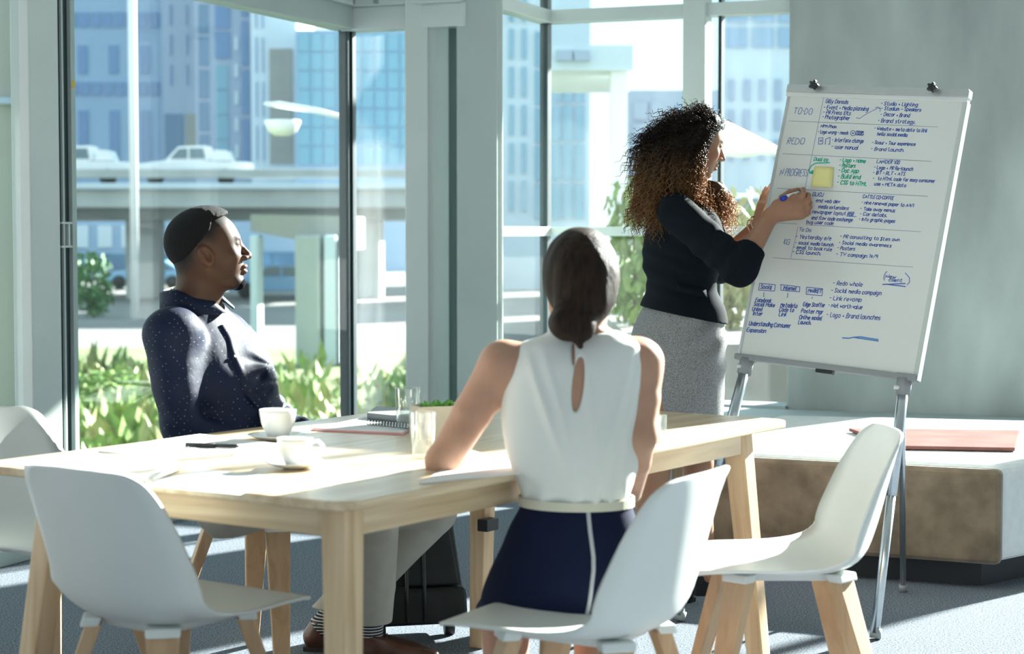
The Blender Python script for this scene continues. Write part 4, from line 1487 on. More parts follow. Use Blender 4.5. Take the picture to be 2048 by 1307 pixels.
    def folds(x, y, z):
        v = .0035 * nz(x, y, z)
        m = (sh_r * .25 + el_r * .75)
        r2 = (x - m[0]) ** 2 + (y - m[1]) ** 2 + (z - m[2]) ** 2
        v = v + .006 * np.sin(105 * ((x - m[0]) * .80 - (z - m[2]) * .55)) * np.exp(-r2 / .010)
        w = W(1330, 545, 6.3)
        r2 = ((x - w[0]) / 1.6) ** 2 + (z - w[2]) ** 2
        v = v + .004 * np.sin(110 * ((z - w[2]) + .45 * (x - w[0]))) * np.exp(-r2 / .006)
        return v
    F.shift(folds)
    h0, h1 = W(1278, 611, Y), W(1447, 646, Y)
    F.keep(lambda x, y, z: h0[2] + (h1[2] - h0[2]) * (x - h0[0]) / (h1[0] - h0[0]) - z + 0 * y)
    for a, c in ((el_r, cuff_r), (el_l, cuff_l)):       # clean cuff
        d = unit(c - a)
        F.keep(lambda x, y, z, d=d, c=c: np.where((x - c[0]) ** 2 + (y - c[1]) ** 2 + (z - c[2]) ** 2 < .012,
                                                  (x - c[0]) * d[0] + (y - c[1]) * d[1] + (z - c[2]) * d[2], -1))
    bz = put('blazer', F.surface('blazer', 1), M['blazer'], root, True)
    from mathutils.bvhtree import BVHTree
    bv = BVHTree.FromPolygons([tuple(v) for v in F.V], [tuple(p.vertices) for p in bz.data.polygons])

    def patch(name, outline, lift):
        """cloth piece lying on the blazer: a grid of photo points projected to its surface"""
        V = []
        n = len(outline[0])
        for row in outline:
            for px, py in row:
                c = A3(0, 0, CAM_Z)
                d = ray(px, py)
                h = bv.ray_cast(Vector(c), Vector(d))
                p = np.array(h[0]) if h[0] is not None else W(px, py, 6.30)
                V.append(p - unit(d) * lift)
        Fq = [(i * n + k, i * n + k + 1, i * n + n + k + 1, i * n + n + k) for i in range(len(outline) - 1) for k in range(n - 1)]
        me = mesh_np(name, V, Fq)
        ob = put(name, me, M['blazer'], bz, True)
        sd = ob.modifiers.new('thick', 'SOLIDIFY')
        sd.thickness = .004
        sd.offset = 0
        return ob
    patch('pocket_flap', [[(1352 + i * 10, 566 + i * 2.2) for i in range(7)], [(1353 + i * 10, 574 + i * 2.2) for i in range(7)], [(1354 + i * 10, 583 + i * 2.2) for i in range(7)]], .004)
    # lapel standing at the throat
    g = MB()
    g.tube([W(1400, 412, 6.33), W(1424, 430, 6.36), W(1440, 452, 6.38), W(1452, 476, 6.40)], [.010, .014, .013, .006], 8)
    g.tube([W(1345, 386, 6.36), W(1372, 392, 6.33), W(1400, 410, 6.33)], [.012, .014, .012], 8)
    g.put('lapel', M['blazer'], bz, True)
    # skirt
    F = Field((.33, 6.10, .50), (.80, 6.82, 1.09), .004)
    F.u(loft(org, f, r, A3(0, 0, 1), rings(low, loww), n=2.2), .02)
    nz = waves(31, 22, 6, (1, 1, .4))

    def sf(x, y, z):
        c = W(1428, 668, 6.3)
        u = (x - c[0]) * .62 - (z - c[2]) * .78
        v = (x - c[0]) * .78 + (z - c[2]) * .62
        return .004 * nz(x, y, z) + .007 * np.sin(90 * u) * np.exp(-(v / .13) ** 2 - (u / .12) ** 2)
    F.shift(sf)
    put('skirt', F.surface('skirt', 1), M['grey_tweed'], root, True)
    for an, kn in ((an_r, kn_r), (an_l, kn_l)):
        shoe(root, A3(an[0] - .045, an[1] - .015, 0), A3(an[0] + .165, an[1] + .05, 0), an, M['shoe_black'], .038, .05, .065, True)
    # bangles
    d = unit(wr_l - el_l)
    a = unit(np.cross(d, A3(0, 1, 0)))
    b = np.cross(d, a)
    for k, (t, tl) in enumerate(((-.012, .25), (.004, .34))):
        c = wr_l + d * t
        pts = [c + .037 * (math.cos(w) * a + math.sin(w) * b) + d * .012 * tl * 3 * math.cos(w) for w in np.linspace(0, 2 * PI, 29)]
        g = MB(); g.tube(pts, .0026, 8, False); g.put('bangle', M['gold'], root, True)
    # ---- hair: a soft core and some two thousand corkscrew curls
    F = Field((.34, 6.15, 1.24), (.86, 6.75, 1.71), .006)
    blobs = [(1383, 280, 6.42, 52, .115), (1345, 305, 6.40, 52, .12), (1322, 350, 6.40, 38, .105), (1304, 384, 6.40, 25, .075), (1300, 404, 6.40, 14, .05), (1356, 345, 6.40, 46, .115),
             (1392, 376, 6.42, 24, .08), (1424, 380, 6.46, 23, .07), (1440, 392, 6.46, 15, .055), (1424, 366, 6.44, 13, .06), (1368, 378, 6.36, 20, .06), (1398, 262, 6.42, 32, .095), (1418, 250, 6.42, 22, .075)]
    for x, y, Yb, rp, ry in blobs:
        rr = rp / 581.0
        F.u(ell(W(x, y, Yb), (rr, ry, rr)), .03)
    fc = o + s * (.105 * R[0] - .025 * R[2])
    F.cut(ell(fc, (.074, .14, .092), R), .008)
    F.shift(lambda x, y, z, w=waves(41, 60, 8): .010 * w(x, y, z))
    me = F.surface('hair', 1)
    V = F.V
    me.calc_loop_triangles()
    N = np.array([v.normal[:] for v in me.vertices])
    g = np.random.default_rng(5)
    pick = g.choice(len(V), 2900, replace=len(V) < 2900)
    P0, N0 = V[pick], N[pick]
    P0 = P0 - N0 * g.uniform(.0, .018, (len(P0), 1))
    # curls rooted along the hairline, combed back over the scalp
    m = 1300
    qz, qy = g.uniform(-.06, .112, m), g.uniform(-.075, .06, m)
    hx = np.interp(qz, (-.13, -.10, -.05, .0, .045, .068, .085, .112), (.09, .040, .028, .024, .038, .060, .058, .03)) - g.uniform(.0, .045, m)
    u3 = np.stack([(hx + .012) / .100, qy / .077, (qz - .03) / .088], 1)
    u3 /= np.linalg.norm(u3, axis=1)[:, None]
    Pf = o + s * ((u3[:, :1] * .101 - .012) * R[0] + u3[:, 1:2] * .079 * R[1] + (u3[:, 2:3] * .09 + .03) * R[2])
    Nf = u3 @ R
    P0, N0 = np.concatenate([P0, Pf]), np.concatenate([N0, Nf])
    front = np.arange(len(P0)) >= len(P0) - m
    n, S, K = len(P0), 36, 3
    top = W(1385, 225, 6.42)
    L = g.uniform(.06, .125, n) * np.where(P0[:, 2] > 1.58, .8, 1)
    flow = N0 * .42 + np.array((-.12, 0, -1.0)) * g.uniform(.7, 1.2, (n, 1)) + g.normal(size=(n, 3)) * .16
    hi = smooth01((P0[:, 2] - 1.50) / .14)[:, None]
    flow = flow * (1 - hi) + hi * (N0 * .5 + np.array((-.7, 0, -.25)) + g.normal(size=N0.shape) * .25)
    flow[front] = N0[front] * .45 - R[0] * .75 - np.array((0, 0, .45)) * (P0[front][:, 2:3] < o[2] + .05) + g.normal(size=(m, 3)) * .2
    L[front] *= .62
    flow /= np.linalg.norm(flow, axis=1)[:, None]
    a = np.cross(flow, g.normal(size=(n, 3)))
    a /= np.linalg.norm(a, axis=1)[:, None]
    b = np.cross(flow, a)
    t = np.linspace(0, 1, S)
    turns = L / g.uniform(.018, .028, n)
    hr = g.uniform(.0035, .0065, n)
    ph = g.uniform(0, 6.28, n)
    w = ph[:, None] + 2 * PI * turns[:, None] * t[None]
    cen = P0[:, None] + flow[:, None] * (L[:, None] * t[None])[..., None] + np.array((0, 0, -1.0)) * ((L[:, None] * t[None]) ** 2 * 1.6)[..., None]
    pts = cen + hr[:, None, None] * (np.cos(w)[..., None] * a[:, None] + np.sin(w)[..., None] * b[:, None])
    q = (pts - o) @ R.T / s
    hl = np.interp(q[..., 2], (-.13, -.10, -.05, .0, .045, .068, .085, .10), (.09, .044, .034, .032, .050, .080, .105, .13))
    inface = (q[..., 0] > hl) & (q[..., 2] > -.118) & (q[..., 2] < .10)
    okk = ~inface.any(1)
    pts, flow, g_n = pts[okk], flow[okk], okk.sum()
    n = int(g_n)
    tan = np.gradient(pts, axis=1)
    tan /= np.linalg.norm(tan, axis=2)[..., None] + 1e-9
    s1 = np.cross(tan, np.broadcast_to(flow[:, None], tan.shape))
    s1 /= np.linalg.norm(s1, axis=2)[..., None] + 1e-9
    s2 = np.cross(tan, s1)
    rad = (g.uniform(.0010, .0018, n)[:, None] * (1 - .6 * t[None] ** 3))[..., None]
    ringv = np.stack([pts + rad * (math.cos(q) * s1 + math.sin(q) * s2) for q in np.arange(K) * 2 * PI / K], 2)
    VV = ringv.reshape(-1, 3)
    base = (np.arange(n) * S * K)[:, None, None] + (np.arange(S - 1) * K)[None, :, None] + np.arange(K)[None, None]
    nxt = (np.arange(n) * S * K)[:, None, None] + (np.arange(S - 1) * K)[None, :, None] + ((np.arange(K) + 1) % K)[None, None]
    FF = np.stack([base, nxt, nxt + K, base + K], -1).reshape(-1, 4)
    F0 = np.empty(len(me.polygons) * 4, np.int32)
    me.loops.foreach_get('vertex_index', F0)
    me2 = mesh_np('hair', np.concatenate([V, VV]), np.concatenate([F0.reshape(-1, 4), FF + len(V)]))
    rnd = np.repeat(g.uniform(0, 1, n), S * K)
    tt = np.tile(np.repeat(t, K), n)

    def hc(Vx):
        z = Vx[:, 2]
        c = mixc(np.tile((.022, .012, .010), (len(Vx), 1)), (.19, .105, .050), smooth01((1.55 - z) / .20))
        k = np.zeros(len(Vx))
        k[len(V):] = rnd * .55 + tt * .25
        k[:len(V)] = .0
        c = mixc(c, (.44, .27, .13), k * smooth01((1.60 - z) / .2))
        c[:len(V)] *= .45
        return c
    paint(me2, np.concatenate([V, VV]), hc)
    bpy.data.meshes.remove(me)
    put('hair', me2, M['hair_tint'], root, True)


# ================================================================ the seated woman seen from behind
def build_back_woman():
    root = empty('person', (.13, 4.07, 0), 0,
                 'woman seen from behind in a white sleeveless blouse with a low bun', 'person')
    Y = 4.10
    f, r, z3 = A3(.17, .985, 0), A3(.985, -.17, 0), A3(0, 0, 1)
    org = W(1150, 800, Y) * A3(1, 1, 0)

    def ring(y, x0, x1, b, cf=0.0, dy=0.0):
        p0, p1 = W(x0, y, Y + dy), W(x1, y, Y + dy)
        return (p0[2], cf, ((p0[0] + p1[0]) / 2 - org[0]) / .985, b, (p1[0] - p0[0]) / 2 * 1.0)
    top = [ring(650, 1112, 1210, .055), ring(670, 1085, 1258, .062), ring(686, 1040, 1283, .078), ring(710, 1020, 1288, .094), ring(760, 1006, 1287, .108), ring(820, 1001, 1285, .116),
           ring(880, 1007, 1282, .116), ring(930, 1020, 1277, .112), ring(965, 1034, 1268, .108), ring(988, 1046, 1260, .103), ring(1012, 1050, 1256, .098)]
    low = [ring(980, 1048, 1256, .094), ring(1005, 1043, 1262, .100), ring(1050, 1020, 1277, .112, .0), ring(1100, 1000, 1288, .124, .0), ring(1150, 980, 1292, .134, .0),
           ring(1200, 964, 1288, .138, .01), ring(1235, 962, 1280, .130, .02)]
    sh_l, el_l, wr_l = W(1003, 728, 4.11), W(886, 922, 4.13), W(958, 926, 4.27)
    sh_r, el_r, wr_r = W(1284, 724, 4.10), W(1281, 868, 4.06), W(1262, 985, 4.20)
    hp_l, kn_l, an_l = W(1085, 1185, 4.08), W(1012, 1235, 4.36), W(1014, 1560, 4.30)
    hp_r, kn_r, an_r = W(1190, 1185, 4.08), W(1195, 1235, 4.40), W(1190, 1560, 4.36)
    R = frame(98, -6, 0)
    s = .96
    o = W(1158, 566, 4.11)
    F = Field((-.30, 3.90, .0), (.42, 4.62, 1.31), .0036)
    F.u(loft(org, f, r, z3, [(a, b, c, d - .010, e - .010) for a, b, c, d, e in top]), .02)
    F.u(loft(org, f, r, z3, [(a, b, c, d - .012, e - .012) for a, b, c, d, e in low]), .02)
    up_l = sh_l * .5 + el_l * .5
    chain(F, [sh_l, up_l, el_l], [.047, .043, .037], .025)
    chain(F, [el_l, el_l * .55 + wr_l * .45, wr_l], [.036, .034, .025], .02)
    chain(F, [sh_r, sh_r * .5 + el_r * .5, el_r], [.046, .0415, .0355], .02)
    chain(F, [el_r, el_r * .55 + wr_r * .45, wr_r], [.0355, .033, .024], .02)
    F.u(ell(sh_l + A3(.012, 0, -.002), (.052, .05, .05)), .03)
    F.u(ell(sh_r + A3(-.012, 0, -.004), (.047, .05, .055)), .03)
    for hp, kn, an in ((hp_l, kn_l, an_l), (hp_r, kn_r, an_r)):
        chain(F, [hp, kn, kn * .7 + an * .3 - f * .01, an], [.078, .058, .052, .034], .03)
        F.u(cone(an, an + f * .12 - A3(0, 0, .045), .033, .022), .02)
    head(F, o, R, s, W(1160, 672, 4.10), (.048, .052), False, False)
    hand(F, wr_l, unit(W(990, 917, 4.32) - wr_l), A3(.1, .1, -1), -1, L=.165, curl=(.45, .55, .4))
    hand(F, wr_r, unit(W(1225, 1010, 4.30) - wr_r), A3(0, .2, -1), 1, L=.165, curl=(.3, .4, .3))
    me = F.surface('body', 1)
    paint(me, F.V, lambda V: np.tile(np.array((.50, .285, .20)), (len(V), 1)))
    put('body', me, M['skin'], root, True)
    # blouse: sleeveless, keyhole at the back
    F = Field((-.12, 3.93, .66), (.34, 4.28, 1.10), .0035)
    F.u(loft(org, f, r, z3, top, n=2.25), .01)
    nz = waves(51, 30, 7, (1.4, 1, .25))

    def folds(x, y, z):
        v = .0035 * nz(x, y, z)
        c = W(1165, 830, 4.0)
        for cx, am, sg in ((-.075, .006, .35), (-.045, .005, .28), (.02, .0035, .15), (.075, .0045, -.25), (.105, .005, -.2)):
            u = x - (c[0] + cx) - sg * (c[2] - z)
            v = v - am * 1.5 * np.exp(-(u / .011) ** 2) * np.exp(-((z - c[2] + .02) / .12) ** 2)
        w = smooth01((.745 - z) / .07)
        return v + w * .0035 * np.sin(140 * x + 2 * np.sin(30 * x)) - .001 * w
    F.shift(folds)
    F.cut(ell(W(1157, 764, 3.985), (.0128, .05, .066), frame(0, 0, 0) @ np.array(Matrix.Rotation(math.radians(-6), 3, 'Y'))), .002)
    F.cut(ell(W(1147, 700, 3.99), (.004, .05, .04)), .003)
    # armholes and neckline
    l0, l1 = W(1022, 690, Y), W(1000, 830, Y)
    F.keep(lambda x, y, z: np.where(z > .86, (l0[0] - .004 - x) - .03 * smooth01((1.0 - z) / .14), -1) + 0 * y)
    r0 = W(1276, 690, Y)
    F.keep(lambda x, y, z: np.where(z > .90, (x - r0[0] - .012 * smooth01((1.02 - z) / .1)), -1) + 0 * y)
    nk = W(1170, 672, Y)
    F.keep(lambda x, y, z: z - nk[2] - .006 - .10 * np.abs(x - nk[0]) + 0 * y)
    bz0 = W(1150, 996, Y)[2]
    F.keep(lambda x, y, z: bz0 - z + 0 * x + 0 * y)
    bl = put('blouse', F.surface('blouse', 1), M['blouse'], root, True)
    # skirt
    F = Field((-.16, 3.9, .34), (.38, 4.52, .70), .004)
    F.u(loft(org, f, r, z3, low, n=2.2), .02)
    for hp, kn in ((hp_l, kn_l), (hp_r, kn_r)):
        chain(F, [hp, hp * .3 + kn * .7, kn + unit(kn - hp) * .01], [.094, .084, .074], .05)
    F.u(cone((hp_l + hp_r) / 2, (kn_l + kn_r) / 2, .09, .07), .05)
    F.shift(lambda x, y, z, w=waves(61, 24, 6): .003 * w(x, y, z))
    hz = W(1000, 1246, 4.12)[2]
    F.keep(lambda x, y, z: hz - .02 * smooth01((y - 4.1) / .3) - z + 0 * x)
    sk = put('skirt', F.surface('skirt', 1), M['navy_skirt'], root, True)
    from mathutils.bvhtree import BVHTree
    bv = BVHTree.FromPolygons([tuple(v) for v in F.V], [tuple(p.vertices) for p in sk.data.polygons])
    pts = []
    for px, py in ((1176, 1004), (1177, 1030), (1180, 1060), (1184, 1090), (1187, 1115), (1187, 1140), (1184, 1165), (1181, 1190), (1177, 1215), (1173, 1232)):
        h = bv.ray_cast(Vector((0, 0, CAM_Z)), Vector(ray(px, py)))
        if h[0] is not None:
            pts.append(np.array(h[0]))
    g = MB(); g.tube(pts, .0048, 8); g.put('zip', M['zip'], sk, True)
    # belt
    V, Fq = [], []
    n = 48
    rg = ring(1000, 1044, 1261, .101)
    for i in range(n):
        w = 2 * PI * i / n
        for zz, gr in ((-.0100, .004), (.0100, .004), (.0100, .0090), (-.0100, .0090)):
            V.append(org + z3 * (rg[0] + zz) + f * ((rg[3] + gr) * math.cos(w)) + r * (rg[2] + (rg[4] + gr) * math.sin(w)))
    for i in range(n):
        j = (i + 1) % n
        for k in range(4):
            Fq.append((i * 4 + k, i * 4 + (k + 1) % 4, j * 4 + (k + 1) % 4, j * 4 + k))
    put('belt', mesh_np('belt', V, Fq, False), M['belt'], root, True)
    for an in (an_l, an_r):
        shoe(root, A3(an[0] - .01, an[1] - .05, 0), A3(an[0] + .03, an[1] + .17, 0), an, M['shoe_black'], .038, .05, .06, True)
    # hair drawn back to a low bun
    F = Field(o - .21, o + .17, .0032)
    L = lambda x, y, z: o + s * (x * R[0] + y * R[1] + z * R[2])
    F.u(ell(L(-.018, 0, .030), np.array((.106, .0845, .097)) * s, R))
    F.u(ell(L(-.045, 0, -.010), np.array((.078, .079, .085)) * s, R), .03)
    bun = W(1144, 646, 4.00)
    F.u(cone(L(-.085, .0, -.05), bun + A3(0, .01, .02), .05, .036), .035)
    F.u(ell(bun, (.052, .042, .040)), .012)
    F.u(ell(bun + A3(-.018, -.012, .004), (.028, .03, .030)), .006)
    F.u(ell(bun + A3(.022, -.012, -.006), (.028, .028, .032)), .006)
    F.u(cone(bun + A3(.010, -.02, -.02), W(1161, 692, 3.975), .018, .007), .01)
    fc = o + s * (.10 * R[0] - .02 * R[2])
    F.cut(ell(fc, (.085, .10, .10), R), .01)
    wv = waves(71, 130, 8, (1, 1, .35))
    F.shift(lambda x, y, z: .0022 * wv(x, y, z))
    me = F.surface('hair', 1)
    put('hair', me, mat('dark_brown_hair', (.010, .006, .005), .6, col2=(.035, .018, .011), nscale=26, stretch=(4, 4, .5), noise=.1, bump=.35, bscale=55, spec=.18), root, True)


build_man()
build_presenter()
build_back_woman()


# ---------------------------------------------------------------- table
TN, TA, TB_, TH = A3(-.32, 3.61, 0), unit(A3(.566, .824, 0)), unit(A3(-.824, .566, 0)), .742
TLEN, TWID = 1.955, 1.10
table = empty('table', TN, math.atan2(TA[1], TA[0]), 'long pale birch meeting table with splayed legs and rounded corners', 'table')


def rounded(x0, y0, x1, y1, r, n=7):
    out = []
    for cx, cy, a0 in ((x1 - r, y1 - r, 0), (x0 + r, y1 - r, 90), (x0 + r, y0 + r, 180), (x1 - r, y0 + r, 270)):
        for k in range(n + 1):
            a = math.radians(a0 + 90 * k / n)
            out.append((cx + r * math.cos(a), cy + r * math.sin(a)))
    return out


def plate(poly, z0, z1):
    n = len(poly)
    V = [(x, y, z0) for x, y in poly] + [(x, y, z1) for x, y in poly]
    F = [tuple(reversed(range(n))), tuple(range(n, 2 * n))] + [(i, (i + 1) % n, (i + 1) % n + n, i + n) for i in range(n)]
    return MB().add(V, F)


plate(rounded(-.0, 0, TLEN, TWID, .065), TH - .020, TH).put('tabletop', M['birch'], table, False, .005, 3)
LEGP = [((.065, .065), (-.02, -.02)), ((TLEN - .185, .08), (.06, -.05)), ((.085, .90), (-.085, .065)), ((TLEN - .185, .93), (.05, .05))]
for (x, y), (dx, dy) in LEGP:
    a, b = .031, .024
    MB().hexa([A3(x + dx + u * b, y + dy + v * b, 0) for u, v in ((-1, -1), (1, -1), (1, 1), (-1, 1))],
              [A3(x + u * a, y + v * a, TH - .021) for u, v in ((-1, -1), (1, -1), (1, 1), (-1, 1))]).put('leg', M['birch_z'], table, False, .005)
az0, az1 = .662, TH - .021
MB().box((.10, .048, az0), (TLEN - .22, .07, az1)).put('apron', M['birch'], table, False, .003)
MB().box((.12, .905, az0), (TLEN - .22, .927, az1)).put('apron', M['birch'], table, False, .003)
ay = wood('birch_cross_grain', (.80, .64, .44), (.58, .41, .24), 5, 'Y', .4)
MB().box((.048, .10, az0), (.07, .87, az1)).put('apron', ay, table, False, .003)
MB().box((TLEN - .205, .115, az0), (TLEN - .183, .895, az1)).put('apron', ay, table, False, .003)
MB().box((TLEN - .22, .893, .372), (TLEN - .16, .93, .408)).put('metal_plate', M['black_plastic'], table, False, .003)


# ---------------------------------------------------------------- white shell chairs
def shell_mesh():
    prof = [(.246, .452), (.243, .458), (.232, .463), (.20, .466), (.12, .460), (.04, .450), (-.04, .444), (-.11, .446), (-.165, .462), (-.20, .495), (-.222, .545),
            (-.238, .60), (-.252, .66), (-.264, .715), (-.272, .752), (-.276, .772), (-.278, .782), (-.2785, .786)]
    hw = [.120, .165, .190, .206, .218, .226, .230, .231, .230, .228, .224, .218, .209, .197, .182, .160, .128, .06]
    lift = [-.004, -.002, .000, .004, .014, .024, .034, .046, .062, .074, .078, .072, .060, .044, .030, .018, .010, .002]
    n = len(prof)
    m = 13
    ts = np.linspace(0, n - 1, 40)
    X, Zc, Hw, Lf = [smoothcol(np.arange(n), c, ts) for c in ([p[0] for p in prof], [p[1] for p in prof], hw, lift)]
    T = np.stack([np.gradient(X), np.gradient(Zc)], 1)
    T /= np.linalg.norm(T, axis=1)[:, None]
    Nn = np.stack([T[:, 1], -T[:, 0]], 1)              # towards the sitter (up on the seat, forward on the back)
    V = []
    for side in (0, 1):
        for i in range(len(ts)):
            for k in range(m):
                v = -1 + 2 * k / (m - 1)
                l = Lf[i] * abs(v) ** 2.2 - side * .0075
                V.append((X[i] + Nn[i, 0] * l, v * Hw[i] * (1 - .0 * side), Zc[i] + Nn[i, 1] * l))
    F = []
    S = len(ts) * m
    for i in range(len(ts) - 1):
        for k in range(m - 1):
            a = i * m + k
            F.append((a, a + m, a + m + 1, a + 1))
            F.append((S + a, S + a + 1, S + a + m + 1, S + a + m))
    rim = [k for k in range(m)] + [i * m + m - 1 for i in range(1, len(ts))] + [(len(ts) - 1) * m + k for k in range(m - 2, -1, -1)] + [i * m for i in range(len(ts) - 2, 0, -1)]
    for a, b in zip(rim, rim[1:] + rim[:1]):
        F.append((a, b, S + b, S + a))
    me = mesh_np('shell', V, F)
    bm = bmesh.new(); bm.from_mesh(me)
    bmesh.ops.recalc_face_normals(bm, faces=bm.faces)
    bm.to_mesh(me); bm.free()
    return me


def leg_mesh(sx, sy):
    top, bot = A3(.120 * sx - .01, .105 * sy, .432), A3(.225 * sx - .015, .215 * sy, 0)
    out = unit(A3(sx, sy, 0))
    sd = A3(-out[1], out[0], 0)
    g = MB()
    c = lambda p, w, t: [p + sd * u * w + out * v * t for u, v in ((-1, -1), (1, -1), (1, 1), (-1, 1))]
    g.hexa(c(bot, .019, .013), c(top, .035, .018))
    return g.mesh('leg', .006, 2)


SHELL = shell_mesh()
CLEG = [leg_mesh(a, b) for a in (1, -1) for b in (1, -1)]
g = MB()
g.hexa([A3(-.11, -.085, .422), A3(.10, -.085, .424), A3(.10, .085, .424), A3(-.11, .085, .422)], [A3(-.12, -.10, .442), A3(.12, -.105, .446), A3(.12, .105, .446), A3(-.12, .10, .442)])
FRM = g.mesh('seat_frame', .006)
SOCK, BOLT = [], []
for a in (1, -1):
    for b in (1, -1):
        p = A3(.122 * a - .01, .107 * b, 0)
        o_ = unit(A3(a, b, 0))
        s_ = A3(-o_[1], o_[0], 0)
        g = MB()
        g.hexa([p + s_ * u * .036 + o_ * v * .0195 + A3(0, 0, .427) + o_ * .007 for u, v in ((-1, -1), (1, -1), (1, 1), (-1, 1))],
               [p + s_ * u * .037 + o_ * v * .021 + A3(0, 0, .447) for u, v in ((-1, -1), (1, -1), (1, 1), (-1, 1))])
        SOCK.append(g.mesh('leg_socket', .005))
        p = A3(.150 * a - .011, .135 * b, .33)
        g = MB()
        g.tube([p + s_ * .018, p + s_ * .030], .006, 8)
        BOLT.append(g.mesh('bolt'))
for me_, m_ in ((SHELL, M['shell']), (FRM, M['shell']), *((m, M['shell']) for m in SOCK), *((m, M['steel']) for m in BOLT)):
    me_.materials.append(m_)
for me_ in CLEG:
    me_.materials.append(M['chair_wood'])


def chair(x, y, fx, fy, label):
    r = empty('shell_chair', (x, y, 0), math.atan2(fy, fx), label, 'chair', 'white shell chairs round the table')
    put('shell', SHELL, None, r)
    put('seat_frame', FRM, None, r)
    for me, so, bo in zip(CLEG, SOCK, BOLT):
        lg = put('leg', me, None, r)
        put('leg_socket', so, None, r)
        put('bolt', bo, None, lg)
    return r


chair(-.735, 4.03, .585, .811, 'white shell chair nearest on the left, its back to us')
chair(.145, 3.885, -.87, .48, 'white shell chair under the woman in the blouse, side-on')
chair(.655, 4.58, -1, -.04, 'white shell chair on the right below the flip chart, empty, facing left')
chair(-1.225, 4.93, .811, -.585, 'white shell chair at the far left edge behind the table')
chair(-.70, 5.38, .86, -.51, 'shell chair under the man in the navy shirt')

# ---------------------------------------------------------------- bench by the window, its mat, and the bag
bd, bn_ = unit(A3(-math.cos(math.radians(24)), math.sin(math.radians(24)), 0)), unit(A3(math.sin(math.radians(24)), math.cos(math.radians(24)), 0))
bc = A3(1.71, 6.53, 0)
ben = empty('bench', bc, 0, 'broad low pale upholstered bench with a brown suede front by the pier', 'bench')
bl_ = 1.22
be_ = unit(A3(.74, .67, 0))                       # right-hand end slanted on purpose, so that it stays out of the sun


def benchpoly(i, o_, z0, z1):
    p = [bc + bd * bl_ + bn_ * o_ - bd * i, bc + bn_ * o_ + bd * i * 1.3, bc + be_ * 2.0 + bd * i * 1.5, bc + bd * bl_ + bn_ * 1.45 - bd * i]
    return MB().hexa([q + A3(0, 0, z0) for q in p], [q + A3(0, 0, z1) for q in p])


benchpoly(0, .02, .10, .448).put('cushion', M['bench_light'], ben, True, .045, 5)
g = MB(); slab(g, bc - bd * .004, bd, bl_, bn_, -.012, .06, .095, .432); g.put('front_panel', M['bench_brown'], ben, True, .028, 4)
benchpoly(.06, .10, 0, .105).put('plinth', M['plinth'], ben, True)
lm = [onz(1697, 862, .452), onz(1797, 898, .452), onz(2030, 902, .452), onz(2040, 866, .452)]
g = MB(); g.hexa(lm, [p + A3(0, 0, .014) for p in lm])
tag(g.put('leather_mat', M['leather'], None, False, .004), 'dusty red leather mat lying on the pale bench', 'mat')

bx = A3(-.30, 5.84, 0)
bag = empty('backpack', bx, math.radians(14), 'black wheeled backpack standing on the floor under the table', 'backpack')
prof = [(.0, .055), (.03, .045), (.30, .045), (.40, .055), (.43, .08)]
g = MB(); g.hexa([A3(-.16, -.085, .045), A3(.15, -.085, .045), A3(.15, .10, .045), A3(-.16, .10, .045)], [A3(-.14, -.05, .43), A3(.10, -.05, .43), A3(.10, .09, .43), A3(-.14, .09, .43)])
g.put('main_compartment', M['bag'], bag, False, .035, 4)
g = MB(); g.hexa([A3(-.15, -.135, .055), A3(.14, -.135, .055), A3(.14, -.07, .055), A3(-.15, -.07, .055)], [A3(-.15, -.125, .17), A3(.135, -.125, .17), A3(.135, -.06, .17), A3(-.15, -.06, .17)])
g.put('front_pocket', M['bag'], bag, False, .025, 3)
g = MB(); g.hexa([A3(-.05, -.12, .175), A3(.115, -.12, .175), A3(.115, -.05, .175), A3(-.05, -.05, .175)], [A3(-.05, -.08, .36), A3(.09, -.08, .36), A3(.09, -.03, .36), A3(-.05, -.03, .36)])
g.put('upper_pocket', M['bag'], bag, False, .018, 3)
for a in (-.055, .0):
    MB().tube([A3(a, -.137, .07), A3(a, -.128, .18), A3(a + .004, -.085, .36), A3(a + .008, -.048, .42)], .006, 6).put('piping', M['bag_trim'], bag)
MB().tube([A3(-.06, .0, .42), A3(-.055, 0, .455), A3(.02, 0, .46), A3(.025, 0, .42)], .010, 8).put('handle', M['bag_trim'], bag)
for a in (-.12, .10):
    MB().tube([A3(a - .014, -.02, .026), A3(a + .014, -.02, .026)], .026, 16).put('wheel', M['black_plastic'], bag)


# ---------------------------------------------------------------- things on the table
def T(px, py, z=TH):
    return onz(px, py, z)


def sheet(corners, t, z=TH + .0006):
    q = [T(*c) for c in corners]
    q = [A3(p[0], p[1], z) for p in q]
    if np.cross(q[1] - q[0], q[2] - q[0])[2] < 0:
        q = q[::-1]
    return MB().hexa(q, [p + A3(0, 0, t) for p in q]), q


CUP = [(.0, .004), (.018, .004), (.020, .0), (.022, .004), (.028, .014), (.036, .032), (.0395, .052), (.0405, .062), (.0395, .0628), (.0382, .061), (.036, .05), (.032, .03), (.024, .014), (.0, .010)]
SAUC = [(.0, .003), (.022, .003), (.024, 0), (.027, .002), (.045, .006), (.060, .012), (.066, .015), (.0655, .0165), (.058, .0145), (.044, .009), (.028, .0055), (.0, .005)]


